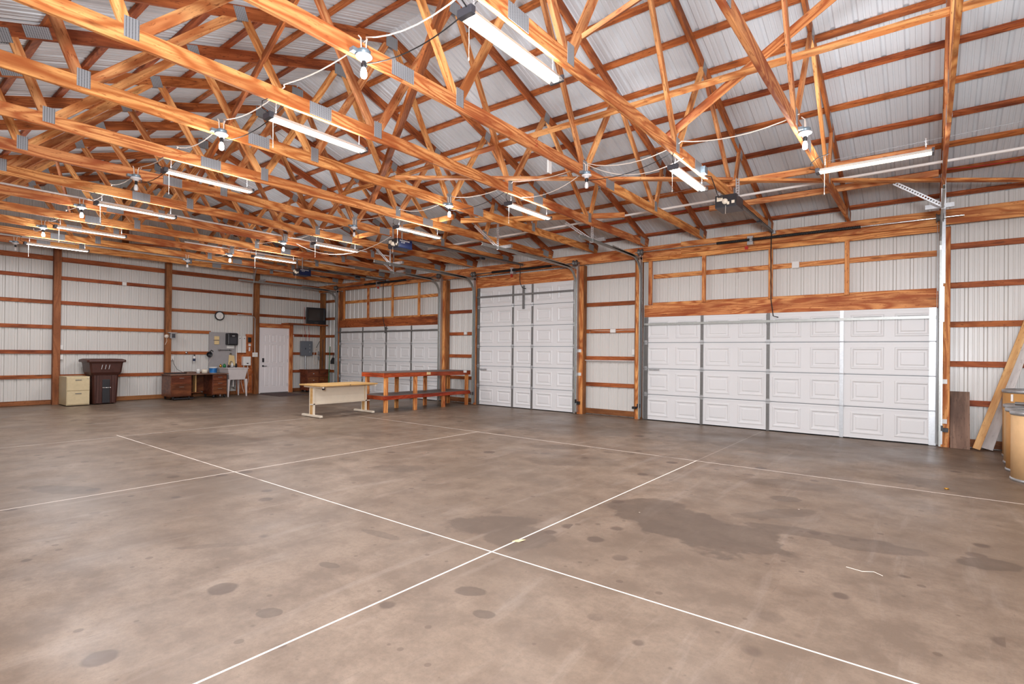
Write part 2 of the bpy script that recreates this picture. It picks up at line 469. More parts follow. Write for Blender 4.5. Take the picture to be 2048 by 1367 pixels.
# ------------------------------------------------------------------ shell
XL, XR = -17.13, 4.6            # metal faces of the gable walls
YD, YB = 10.93, -1.25           # metal faces of the eave walls
RY, EAVE = 4.87, 6.05           # ridge and half span
RZ = 5.91 + 0.04                # underside of the roof steel at the ridge
SL = 1 / 3.0
struct(MB().box(XL - 0.3, XR + 0.3, YB - 0.3, YD + 0.3, -0.2, 0.0).build('floor', M_FLOOR))

def rib_profile(x0, x1, pitch=0.2286, h=0.021, off=0.0):
    """steel profile: one broad rib each pitch with two faint ribs between"""
    pts = []; x = x0 + off
    def put(a, hh): 
        if x0 <= a <= x1: pts.append((a, hh))
    while x < x1 + pitch:
        for dx, hh in ((-0.030, 0), (-0.015, h), (0.015, h), (0.030, 0), (0.072, 0), (0.078, h * 0.28), (0.092, h * 0.28), (0.098, 0), (0.130, 0), (0.136, h * 0.28), (0.150, h * 0.28), (0.156, 0)):
            put(x + dx, hh)
        x += pitch
    pts = [(x0, 0)] + pts + [(x1, 0)]
    out = [pts[0]]
    for p in pts[1:]:
        if p[0] > out[-1][0] + 1e-4: out.append(p)
    return out
def sheet(prof, fn0, fn1, name, mat):
    """extrude a rib profile between two edges; ribs stand away from the room"""
    vs = []; fs = []
    for a, hh in prof:
        vs.append(fn0(a, hh)); vs.append(fn1(a, hh))
    for i in range(len(prof) - 1): fs.append((2 * i, 2 * i + 1, 2 * i + 3, 2 * i + 2))
    o = MB().add(vs, fs).build(name, mat)
    so = o.modifiers.new('gauge', 'SOLIDIFY'); so.thickness = 0.0025; so.offset = 0
    return struct(o)
zr = lambda y: RZ - SL * abs(y - RY)
TOPD = zr(YD)
# door wall steel, in strips around the three overhead doors
D3 = (-4.79, 0.10, 2.19); D2 = (-9.56, -6.47, 3.12); D1 = (-15.85, -10.95, 2.19)
wall_front = []
def dsheet(x0, x1, z0, z1, off):
    pr = rib_profile(x0, x1, off=off)
    return [((a, YD + h, z0), (a, YD + h, z1)) for a, h in pr]
mbw = MB()
for x0, x1, z0 in ((XL, D1[0], 0), (D1[0], D1[1], 2.3), (D1[1], D2[0], 0), (D2[0], D2[1], 3.2), (D2[1], D3[0], 0), (D3[0], D3[1], 2.3), (D3[1], XR, 0)):
    base = 0.466 - 0.2286 * 200
    off = (base - x0) % 0.2286
    off -= 0.2286
    rows = dsheet(x0, x1, z0, TOPD, off)
    vs = []; fs = []
    for a, b in rows: vs += [a, b]
    for i in range(len(rows) - 1): fs.append((2 * i, 2 * i + 1, 2 * i + 3, 2 * i + 2))
    mbw.add(vs, fs)
o = mbw.build('wall_front', M_WALL); so = o.modifiers.new('gauge', 'SOLIDIFY'); so.thickness = 0.0025; struct(o)
# gable walls follow the roof line
pl = rib_profile(YB, YD, off=(2.519 - YB) % 0.2286 - 0.2286)
sheet(pl, lambda a, h: (XL - h, a, 0.0), lambda a, h: (XL - h, a, zr(a) - 0.01), 'wall_left', M_WALL)
sheet(pl, lambda a, h: (XR + h, a, 0.0), lambda a, h: (XR + h, a, zr(a) - 0.01), 'wall_right', M_WALL)
pb = rib_profile(XL, XR)
sheet(pb, lambda a, h: (a, YB - h, 0.0), lambda a, h: (a, YB - h, zr(YB)), 'wall_back', M_WALL)
pr_ = rib_profile(XL - 0.05, XR + 0.05, off=(0.298 - XL) % 0.2286 - 0.2286)
sheet(pr_, lambda a, h: (a, YD + 0.12, zr(YD + 0.12) + h), lambda a, h: (a, RY, RZ + h), 'ceiling', M_ROOF)
sheet(pr_, lambda a, h: (a, RY, RZ + h), lambda a, h: (a, YB - 0.12, zr(YB - 0.12) + h), 'ceiling', M_ROOF)

# ------------------------------------------------------------------ roof trusses
TX = [0.13 - 1.238 * k for k in range(15)]
TX_UNSEEN = [0.13 + 1.238, 0.13 + 2.476]
def make_truss():
    t = thing('roof_truss', '', 'roof truss')
    top0 = 5.91 - 0.07                                             # centre line of the top chords at the ridge
    for s in (-1, 1):
        board('bottom_chord', (0, s * 6.0, 0.07), (0, s * 1.88, 0.07), 0.14, 0.038, M_WOOD, t)
    board('bottom_chord', (0, -1.88, 0.07), (0, 1.88, 0.07), 0.14, 0.038, M_WOOD, t)
    tz = lambda y: top0 - 0.005 - SL * abs(y) - 3.70
    for s in (-1, 1):
        board('top_chord', (0, s * 6.03, tz(6.03)), (0, 0.0, tz(0)), 0.14, 0.038, M_WOODD, t)
    E = tz
    webs = [((1.18, 0.10), (0.06, E(0.06) - 0.05)), ((1.22, 0.10), (2.06, E(2.06) - 0.03)), ((3.44, 0.10), (2.14, E(2.14) - 0.03)), ((3.50, 0.10), (3.78, E(3.78) - 0.03))]
    for s in (-1, 1):
        for (y0, z0), (y1, z1) in webs:
            board('web', (0, s * y0, z0), (0, s * y1, z1), 0.089, 0.0375, M_WEB, t, up=(0, 1, 0.3))
    def plate(y, z, w, h, rx=0.0):
        for sx in (-1, 1):
            o = MB().box(-0.0015, 0.0015, -w / 2, w / 2, -h / 2, h / 2).build('connector_plate', M_PLATE, t)
            o.location = (sx * 0.0215, y, z); o.rotation_euler = (rx, 0, 0)
    for s in (-1, 1):
        plate(s * 1.18, 0.125, 0.10, 0.17)
        plate(s * 3.48, 0.125, 0.10, 0.16)
        plate(s * 1.88, 0.075, 0.24, 0.125)
        plate(s * 5.72, 0.10, 0.22, 0.14, -s * 0.12)
        plate(s * 2.10, E(2.10) - 0.02, 0.13, 0.15, -s * 0.32)
        plate(s * 3.83, E(3.83) - 0.06, 0.10, 0.14, -s * 0.32)
        plate(s * 3.58, E(3.58), 0.22, 0.12, -s * 0.32)
    plate(0, E(0) - 0.06, 0.20, 0.17)
    return t
truss0 = make_truss()
desc = {0: 'seen edge-on above the right garage door jamb', 1: 'carrying the rightmost bare bulb',
        2: 'with the widest long light under its near end', 3: 'with a red painted 2 on its bottom chord', 4: 'over the second-nearest long light',
        5: 'next beyond the second-nearest long light', 6: 'over the third-nearest long light', 7: 'next beyond the third-nearest long light',
        8: 'over the fourth long light', 9: 'with white conduit along its bottom chord', 10: 'over the fifth long light',
        11: 'next beyond the fifth long light', 12: 'over the farthest long light', 13: 'next beyond the farthest long light', 14: 'flat against the left gable wall'}
trusses = []
for k, x in enumerate(TX):
    t = truss0 if k == 0 else copy_tree(truss0)
    t.location = (x + 0.019, RY, 3.70)
    t['label'] = ORD[k].capitalize() + ' roof truss from the right, ' + desc[k]
    t['group'] = 'wooden roof trusses'
    trusses.append(t)

# purlins
for s, rng in ((1, range(0, 11)), (-1, range(0, 11))):
    for i in rng:
        d = 5.30 - 0.598 * i if i < 9 else None
        if d is None or d < 0.1: continue
        y = RY + s * d
        z = 5.91 + 0.019 - SL * d
        o = board('roof_purlin', (XL + 0.02, y, z), (XR - 0.02, y, z), 0.089, 0.038, M_WOODD, up=(0, 1, -s * SL))
        side = 'above the garage doors' if s > 0 else 'on the opposite roof slope'
        i = 8 - i
        tag(o, 'Roof purlin %s, %s one up from the eave' % (side, ORD[i]), 'purlin', 'roof purlins')
o = board('roof_purlin', (XL + 0.02, RY + 5.93, 5.91 - SL * 5.93 + 0.02), (XR - 0.02, RY + 5.93, 5.91 - SL * 5.93 + 0.02), 0.089, 0.038, M_WOODD, up=(0, 1, -SL))
tag(o, 'Eave purlin directly above the long header beam over the garage doors', 'purlin', 'roof purlins')

# braces across the trusses
def brace(a, b, label, mat=M_WEB, w=0.089, t=0.038, up=(0, 0, 1)):
    return tag(board('truss_brace', a, b, w, t, mat, up=up), label, 'brace', 'braces nailed across the trusses')
wn = (0, -1.593, 1)                                                # along the web plane
def onweb(x, z): return (x, 6.05 - (z - 3.85) / 1.593 + 0.115, z)
brace((XR - 0.4, 5.79, 4.315), (-4.4, 5.79, 4.315), 'Long straight brace crossing the webs toward the upper right corner', w=.066, up=wn)
brace((-4.41, 5.79, 4.315), (-8.6, 5.79, 4.29), 'Straight brace behind the nearest trusses, running on from the upper right one', M_WOOD, w=.066, up=wn)
brace(onweb(-2.5, 3.95), onweb(-0.2, 4.90), 'Slanting brace rising to the top right, crossing the long straight brace', M_WOOD, up=wn)
brace((-2.45, 2.72, 4.44), (-7.95, 6.0, 4.04), 'Wide dark brace crossing steeply behind the nearest chords at top centre', M_WOODD, w=0.14, up=(0.42, 0.62, 0.66))
brace((-2.45, 3.87, 4.02), (-0.1, 4.45, 5.05), 'Pale slanting brace starting at the small plate on the third truss, top centre', M_WEB, up=(0, 1.593, 1))
brace((-6.0, 4.95, 3.872), (-2.2, 7.82, 3.872), 'Pale brace lying flat on the trusses, level across the picture middle', M_WEB, w=0.038, t=0.089)
brace((-2.15, 7.87, 3.860), (1.6, 10.55, 3.860), 'Orange brace lying flat on the trusses behind the right opener', M_WOOD, w=0.038, t=0.089)
brace((-2.45, 8.16, 3.925), (0.05, 8.26, 3.925), 'Short pale timber on the trusses over the right opener motor', M_WEB)
brace((-3.0, 9.36, 3.925), (0.10, 9.36, 3.925), 'Pale timber holding the right door track, free end left of the opener', M_WEB)
brace((-7.0, 7.35, 3.885), (-4.3, 8.75, 3.885), 'Timber holding the perforated hanger of the tall middle door', M_WOOD)
brace((-14.2, 7.9, 3.885), (-12.2, 7.9, 3.885), 'Timber over the far left opener motor', M_WOOD)
brace((-9.9, 7.05, 3.885), (-6.9, 7.05, 3.885), 'Timber over the middle opener motor', M_WOOD)
brace((-16.4, 3.2, 3.93), (-11.9, 8.6, 3.93), 'Brace laid over the far trusses above the clock', M_WOODD, w=0.038, t=0.089)
brace((-12.0, 2.4, 4.7), (-15.0, 3.3, 4.25), 'Slanting brace deep among the far left trusses', M_WOODD)
brace((-9.0, 3.5, 4.0), (-4.9, 2.85, 5.0), 'Slanting brace deep among the middle trusses', M_WOODD)

# ------------------------------------------------------------------ header beams, posts, girts, studs
def header(a, b, w, t, label, name='header_beam', mat=M_WOOD):
    return tag(board(name, a, b, w, t, mat), label, 'beam')
HB = 10.745
header((XL + .05, HB - .02, 3.567), (-4.0, HB - .02, 3.567), 0.235, 0.038, 'Long header beam high on the door wall, left length over the left and tall doors')
header((-4.0, HB - .02, 3.585), (XR - .05, HB - .02, 3.585), 0.235, 0.038, 'Long header beam high on the door wall, right length over the right door')
header((-4.90, HB + .02, 3.42), (0.14, HB + .02, 3.42), 0.089, 0.038, 'Narrow timber under the long header beam above the right garage door')
header((-4.80, HB + .02, 2.31), (0.12, HB + .02, 2.31), 0.26, 0.038, 'Wide timber header directly above the right garage door', mat=M_WOOD)
header((-15.88, HB + .02, 2.31), (-10.92, HB + .02, 2.31), 0.26, 0.038, 'Wide timber header directly above the left garage door', mat=M_WOODD)
header((-9.60, HB + .02, 3.26), (-6.44, HB + .02, 3.26), 0.30, 0.038, 'Wide knotty timber header above the tall middle door', mat=M_WOOD)

def post(x, y, w, label, z1=3.70, d=0.14):
    return tag(board('support_post', (x, y, 0.0), (x, y, z1), w, d, M_POST, up=(1, 0, 0)), label, 'post', 'timber wall posts')
for x, lab in ((0.20, 'Timber post at the right jamb of the right garage door'), (-4.95, 'Timber post at the left jamb of the right garage door'),
               (-6.36, 'Timber post at the right jamb of the tall middle door'), (-9.69, 'Timber post at the left jamb of the tall middle door'),
               (-10.83, 'Timber post at the right jamb of the left garage door'), (-15.97, 'Timber post at the left jamb of the left garage door')):
    post(x, HB + 0.07, 0.14, lab, z1=3.44)
for y, lab in ((3.46, 'Timber post left of the beige filing cabinet on the left wall'), (5.91, 'Timber post behind the desk on the left wall'), (8.43, 'Timber post between the sink and the white entry door'), (1.0, 'Timber post on the left wall, out at the left edge')):
    post(-17.0, y, 0.14, lab, z1=3.84)
post(-17.0, HB + 0.07, 0.14, 'Timber corner post behind the television', z1=3.44)
for x in (2.6,): post(x, HB + 0.07, 0.14, 'Timber post on the door wall beyond the fibre drums', z1=3.44)

def jamb(x, z1, label, w=0.12):
    return tag(board('door_jamb_board', (x, HB - .019, 0.0), (x, HB - .019, z1), w, 0.037, M_WOOD, up=(1, 0, 0)), label, 'board', 'orange jamb boards beside the overhead doors')
jamb(0.205, 3.42, 'Orange jamb board right of the right garage door')
jamb(-4.93, 3.42, 'Orange jamb board left of the right garage door', 0.10)
jamb(-6.365, 3.42, 'Orange jamb board right of the tall middle door', 0.135)
jamb(-9.65, 3.42, 'Orange jamb board left of the tall middle door', 0.10)
jamb(-10.84, 3.42, 'Orange jamb board right of the left garage door', 0.10)
jamb(-15.95, 3.42, 'Orange jamb board left of the left garage door', 0.10)

GZ = [0.69, 1.295, 1.915, 2.53, 3.145]
rown = ['lowest', 'second-lowest', 'middle', 'second-highest', 'highest']
def girt(a, b, lab, w=0.089, mat=M_GIRT):
    return tag(board('wall_girt', a, b, w, 0.038, mat), lab, 'girt', 'horizontal wall girts')
def dgirts(x0, x1, where, rows=range(5)):
    for i in rows:
        girt((x0, YD - .025, GZ[i]), (x1, YD - .025, GZ[i]), 'Horizontal wall girt %s, %s of its bay' % (where, rown[i]))
dgirts(0.27, XR - .05, 'right of the right garage door')
dgirts(-6.30, -5.02, 'between the tall door and the right garage door')
dgirts(-10.76, -9.76, 'between the left garage door and the tall door')
dgirts(XL + .1, -16.04, 'in the corner behind the broom')
for x0, x1, w in ((-4.66, 0.10, 'right'), (-15.9, -10.95, 'left')):
    girt((x0, YD - .025, 3.06), (x1, YD - .025, 3.06), 'Horizontal girt across the open studs over the %s garage door' % w, mat=M_WOOD)
    girt((x0, YD - .06, 2.455), (x1, YD - .06, 2.455), 'Sill timber resting on the header over the %s garage door' % w, mat=M_WOOD)
sill = [(XL + .05, -16.04), (-10.76, -9.76), (-6.30, -5.02), (0.27, XR - .05)]
for (x0, x1), w in zip(sill, ('in the corner behind the broom', 'behind the workbench end', 'between the tall door and the right door', 'behind the fibre drums')):
    tag(board('sill_board', (x0, YD - .03, 0.075), (x1, YD - .03, 0.075), 0.12, 0.038, M_POST), 'Treated sill board on the floor ' + w, 'board')
for i, z in enumerate(GZ):
    for (y0, y1, w) in ((YB + .05, 3.40, 'left of the filing cabinet post'), (3.52, 5.85, 'between filing cabinet and desk posts'), (5.97, 8.37, 'between desk post and entry door post'), (8.49, 10.80, 'over or right of the entry door')):
        if w.startswith('over') and i in (0, 1, 2): y0 = 9.66
        if w.startswith('between desk') and i == 2: y1 = 7.10
        girt((XL + .025, y0, z), (XL + .025, y1, z), 'Horizontal left-wall girt %s, %s row' % (w, rown[i]))
for y0, y1, w in ((YB + .05, 3.40, 'left of the filing cabinet'), (3.52, 5.85, 'behind the brown wheeled bin'), (5.97, 8.37, 'behind the desk and sink'), (9.66, 10.80, 'right of the entry door')):
    tag(board('sill_board', (XL + .025, y0, 0.06), (XL + .025, y1, 0.06), 0.11, 0.038, M_POST), 'Treated sill board along the left wall ' + w, 'board')
girt((XL + .03, YB + .05, 3.61), (XL + .03, YD - .1, 3.61), 'Topmost girt of the left wall, just under the gable truss', 0.12)
girt((XL + .025, 1.2, 4.75), (XL + .025, 8.6, 4.75), 'Gable girt high behind the trusses at left')
tag(board('gable_stud', (-17.0, RY, 3.84), (-17.0, RY, 5.7), 0.14, 0.089, M_POST, up=(0, 1, 0)), 'Upright stud in the far gable behind the trusses', 'stud')
def studs(xs, z0, z1, where, w=0.089):
    for i, x in enumerate(xs):
        tag(board('wall_stud', (x, HB + .03, z0), (x, HB + .03, z1), 0.07, 0.05, M_WOOD, up=(1, 0, 0)), 'Short upright stud over the %s garage door, %s from the left' % (where, ORD[i]), 'stud', 'short studs over the garage doors')
studs((-4.68, -3.55, -2.32, -1.11), 2.45, 3.38, 'right')
studs((-15.68, -14.36, -13.14, -11.93), 2.45, 3.46, 'left')

# ------------------------------------------------------------------ overhead doors
def raised(mb, x0, x1, z0, z1, y):
    """pressed panel ring seen from behind, facing -Y"""
    rings = [(0, 0), (0.014, -0.008), (0.030, -0.008), (0.052, 0.006), (0.075, 0.006), (0.090, -0.003)]
    vs = []
    for d, h in rings:
        vs += [(x0 + d, y + h, z0 + d), (x1 - d, y + h, z0 + d), (x1 - d, y + h, z1 - d), (x0 + d, y + h, z1 - d)]
    fs = []
    for r in range(len(rings) - 1):
        for k in range(4): fs.append((4 * r + k, 4 * r + (k + 1) % 4, 4 * r + 4 + (k + 1) % 4, 4 * r + 4 + k))
    n = 4 * (len(rings) - 1)
    fs.append((n, n + 1, n + 2, n + 3))
    mb.add(vs, fs)
DF = 10.735                                                        # room face of the doors
def overhead_door(idx, x0, x1, h, nsec, npan, stiles, label, openside, strut_z, lift_z):
    root = thing('door_%d' % idx, label, 'garage door', (0, 0, 0))
    struct(root)
    sh = h / nsec; pw = (x1 - x0) / npan
    for s in range(nsec):
        mb = MB(); z0 = s * sh + 0.004; z1 = (s + 1) * sh - 0.004
        # face with openings filled by pressed panels
        xs = [x0]
        for p in range(npan): xs += [x0 + p * pw + 0.075, x0 + (p + 1) * pw - 0.065]
        xs.append(x1); zz = (z0, z0 + 0.085, z1 - 0.085, z1)
        for a in range(len(xs) - 1):
            for b in range(3):
                if b == 1 and a % 2 == 1: continue
                mb.add([(xs[a], DF, zz[b]), (xs[a + 1], DF, zz[b]), (xs[a + 1], DF, zz[b + 1]), (xs[a], DF, zz[b + 1])], [(0, 1, 2, 3)])
        for p in range(npan): raised(mb, xs[1 + 2 * p], xs[2 + 2 * p], zz[1], zz[2], DF)
        mb.box(x0, x1, DF + 0.02, DF + 0.045, z0, z1)
        mb.box(x0, x1, DF, DF + 0.045, z1 - 0.002, z1); mb.box(x0, x1, DF, DF + 0.045, z0, z0 + 0.002)
        mb.box(x0, x1, DF - 0.006, DF, z1 - 0.034, z1 - 0.022)      # rolled seam rail
        mb.box(x0, x1, DF - 0.006, DF, z0 + 0.016, z0 + 0.026)
        sec = mb.build('door_section', M_DOOR, root)
        for sx in stiles + [x0 + 0.045, x1 - 0.045]:
            w = 0.028 if sx in stiles else 0.045
            st = MB().box(sx - w, sx + w, DF - 0.011, DF - 0.002, z0 + 0.004, z1 - 0.004).build('stile', M_STILE if not (idx == 3 and sx > -1.5) else M_GALV, sec)
            if s:
                MB().box(sx - 0.03, sx + 0.03, DF - 0.02, DF - 0.010, z0 - 0.045, z0 + 0.045).tube([(sx - 0.05, DF - 0.024, z0), (sx + 0.05, DF - 0.024, z0)], 0.008, 6).build('hinge', M_GALV, sec)
    MB().box(x0, x1, DF - 0.045, DF - 0.012, strut_z - 0.022, strut_z + 0.022).build('strut', M_STILE if idx != 3 else M_TRACK, root)
    MB().box(x0, x1, DF + 0.0, DF + 0.05, 0.001, 0.022).build('weather_seal', M_BLACK, root)
    xm = (x0 + x1) / 2
    MB().box(xm - 0.03, xm + 0.03, DF - 0.03, DF - 0.012, h - 0.62 if idx == 2 else h - 0.22, h - 0.03).build('operator_bracket', M_STILE, root)
    MB().box(x0 + 0.12, x0 + 0.34, DF - 0.03, DF - 0.012, 1.06 if idx != 2 else 0.93, 1.10 if idx != 2 else 0.97).tube([(x0 + 0.24, DF - 0.06, 1.08 if idx != 2 else 0.95), (x0 + 0.24, DF - 0.01, 1.08 if idx != 2 else 0.95)], 0.012).build('slide_lock', M_GALV, root) if idx != 1 else None
    # tracks: vertical leg, curve, horizontal leg
    for side, tx in ((-1, x0 - 0.055), (1, x1 + 0.055)):
        R = 0.38; yt = 10.60; top = lift_z; pts = [(tx, yt, 0.02), (tx, yt, top - R)]
        for k in range(1, 9):
            a = PI / 2 * k / 8; pts.append((tx, yt - R + R * math.cos(a), top - R + R * math.sin(a)))
        end = {(1, -1): 7.35, (1, 1): 8.5, (2, -1): 7.35, (2, 1): 7.3, (3, -1): 8.1, (3, 1): 8.3}[(idx, side)]
        pts.append((tx, end, top + 0.02))
        mb = MB()
        for p, q in zip(pts[:-1], pts[1:]):
            d = (Vector(q) - Vector(p)).normalized(); nrm = Vector((1, 0, 0)).cross(d)
            mb.beam(p, q, 0.052, 0.004, up=nrm)
            mb.beam(Vector(p) + nrm * .025 + Vector((-side * .012, 0, 0)), Vector(q) + nrm * .025 + Vector((-side * .012, 0, 0)), 0.004, 0.026, up=nrm)
            mb.beam(Vector(p) - nrm * .025 + Vector((-side * .012, 0, 0)), Vector(q) - nrm * .025 + Vector((-side * .012, 0, 0)), 0.004, 0.026, up=nrm)
        tr = mb.build('track', M_TRACK, root)
        MB().box(tx + side * .01 - .012, tx + side * .01 + .012, 10.62, 10.725, 0.05, lift_z + 0.12).build('track_angle', M_GALV, tr)
        MB().beam((tx, 10.70, lift_z + 0.0), (tx, 9.35, lift_z + .045), 0.045, 0.004).build('support_rail', M_TRACK, tr)
        # hanger with slotted angle
        hy = end + 0.45 if idx != 3 or side < 0 else 9.32
        slot = slotted((tx, hy, lift_z - 0.02), (tx, hy, 3.90)); slot.parent = tr
        s2 = slotted((tx, hy, lift_z + 0.02), (tx - 0.55 if (idx, side) != (1, -1) else tx + .25, hy - .05, 3.86)); s2.parent = tr
        MB().box(tx - 0.20, tx + 0.12, hy + .25, hy + .30, lift_z + 0.05, lift_z + 0.11).build('bumper_spring', M_GALV, tr)
        # cable drum on the shaft
        MB().lathe([(0.0, -.05), (0.065, -.05), (0.072, -.04), (0.05, -.03), (0.05, .03), (0.072, .04), (0.0, .05)], (tx + side * -.02, 10.585, lift_z + .12), 18, 'x').build('cable_drum', M_STILE, tr)
        MB().tube([(tx - side * 0.06, 10.66, 0.05), (tx - side * 0.05, 10.60, lift_z + .06)], 0.003, 4).build('lift_cable', M_GALV, tr)
        MB().box(tx - .03, tx + .03, 10.575, 10.62, 0.26, 0.34).build('sensor_bracket', M_BLACK, tr)
    # torsion shaft and springs
    zs = lift_z + 0.12
    sh_o = MB().tube([(x0 - 0.16, 10.585, zs), (x1 + (0.32 if idx == 3 else 0.15), 10.585, zs)], 0.0125, 10).build('torsion_shaft', M_CHROME if idx == 3 else M_STILE, root)
    span = {3: (-3.25, -0.9), 2: (-8.95, -7.1), 1: (-14.3, -12.3)}[idx]
    mb = MB()
    n = 70; pts = []
    mb.tube([(span[0], 10.585, zs), (span[1], 10.585, zs)], 0.022, 10)
    turns = 90
    for i in range(turns * 8 + 1):
        a = 2 * PI * i / 8; pts.append((span[0] + (span[1] - span[0]) * i / (turns * 8), 10.585 + 0.026 * math.cos(a), zs + 0.026 * math.sin(a)))
    mb.tube(pts, 0.006, 4)
    mb.build('torsion_spring', M_BCABLE, sh_o)
    MB().box(xm - .35, xm - .25, 10.60, 10.725, zs - .09, zs + .07).box(xm - .30, xm - .25, 10.56, 10.61, zs - .03, zs + .03).build('spring_anchor', M_GALV, sh_o)
    MB().box(xm - .42, xm - .36, 10.715, 10.725, zs - .15, zs - .0).build('warning_tag', M_RED, sh_o)
    return root
def slotted(a, b, w=0.05):
    """galvanised angle with real slots"""
    a, b = Vector(a), Vector(b); L = (b - a).length
    mb = MB(); n = max(3, int(L / 0.035)); d = (b - a) / n
    u = Vector((0, 1, 0)); q = d.normalized().cross(u).normalized()
    for i in range(n):
        p0 = a + d * i; p1 = a + d * (i + 1); m = p0 + d * 0.42
        mb.beam(p0, m, w, 0.003, up=q)
        mb.beam(m + q * w * .36, p1 + q * w * .36, w * .28, 0.003, up=q); mb.beam(m - q * w * .36, p1 - q * w * .36, w * .28, 0.003, up=q)
    mb.beam(a + q * w / 2 + u * .014, b + q * w / 2 + u * .014, 0.003, 0.03, up=q)
    return mb.build('slotted_hanger', M_GALV)
overhead_door(3, *D3, 4, 8, [-3.565, -2.345, -1.175], 'Wide white paneled garage door at the right, four sections high', 1, 2.03, 3.44)
overhead_door(2, *D2, 6, 5, [-8.355, -7.745], 'Tall white paneled overhead door in the middle, six sections high', 1, 2.87, 3.36)
overhead_door(1, *D1, 4, 8, [-14.56, -13.37, -12.20], 'Wide white paneled garage door at the left, behind the workbench', 1, 2.03, 3.42)

# ------------------------------------------------------------------ door openers
def opener(x, y, z, railend, label, shell, text, lens):
    r = thing('garage_door_opener', label, 'garage door opener', (x, y, z), 0, 'ceiling-hung garage door openers')
    MB().box(-.15, .15, 0, .36, 0, .012).box(-.14, .14, .02, .35, .012, .17).build('motor_housing', shell, r, bevel=.008)
    MB().box(-.145, .145, -.004, .02, .01, .172).build('rear_panel', M_BLACK, r)
    mb = MB(); mb.box(-.12, -.04, -.012, -.004, .09, .15); mb.box(.02, .05, -.012, -.004, .03, .07); mb.box(.08, .12, -.012, -.004, .04, .08)
    mb.lathe([(0, -.03), (.035, -.028), (.04, -.004)], (-.01, 0, .08), 14, 'y')
    mb.build('wiring_terminals', M_CREAM, r)
    e = Vector(railend) - Vector((x, y, z))
    MB().beam((0, .30, .185), e, 0.03, 0.045).build('drive_rail', M_STILE, r)
    MB().tube([(0.02, .34, .21), e + Vector((0.02, 0, .02))], 0.007, 6).build('drive_chain', M_BCABLE, r)
    MB().box(-.03, .03, e.y * .62, e.y * .62 + .12, .15, .20).build('trolley', M_BLACK, r)
    MB().box(-.035, .035, e.y - .03, e.y + .05, e.z - .03, e.z + .035).build('rail_bracket', M_GALV, r)
    for sx in (-.13, .13):
        s = slotted((x + sx, y + .1, z + .15), (x + sx, y + .1, 3.88)); s.parent = r; s.location = Vector(s.location) - Vector((x, y, z))
    # release cord and door arm
    ax = e + Vector((0, -.08, -.02))
    MB().tube([ax, ax + Vector((0.0, -.02, -.35)), ax + Vector((0, 0, lens * .8)), ax + Vector((0.03, .05, lens)), ax + Vector((0.10, .11, lens - .02))], 0.009, 6).build('door_arm', M_BCABLE, r)
    MB().tube([(0, -.01, .02), (0, -.012, -.10)], 0.002, 4).build('antenna_wire', M_CABLE, r)
    if text:
        for (s, ty, tz, size) in text:
            c = bpy.data.curves.new('opener_lettering', 'FONT'); c.body = s; c.size = size; c.extrude = 0.0006
            c.materials.append(M_WHITE)
            tmp = bpy.data.objects.new('tmp', c); COL.objects.link(tmp)
            me = bpy.data.meshes.new_from_object(tmp.evaluated_get(bpy.context.evaluated_depsgraph_get()))
            bpy.data.objects.remove(tmp)
            me.materials.clear(); me.materials.append(M_WHITE)
            o = bpy.data.objects.new('opener_lettering', me); COL.objects.link(o); o.parent = r
            o.location = (.1515 - .01, ty, tz); o.rotation_euler = (PI / 2, 0, PI / 2)
    return r
TXT = [('PROFESSIONAL', .04, .125, .036), ('1/2 HP', .07, .092, .034)]
opener(-2.25, 7.72, 3.47, (-2.27, 10.66, 3.66), 'Dark grey opener motor with long rail to the right garage door', M_DGREY, None, -1.52)
opener(-8.05, 6.60, 3.37, (-8.02, 10.66, 3.60), 'Blue opener motor hung over the bench, rail to the tall middle door', M_BLUE, TXT, -.56)
opener(-13.25, 7.62, 3.40, (-13.35, 10.66, 3.60), 'Blue opener motor farthest back, rail to the left garage door', M_BLUE, TXT, -1.45)

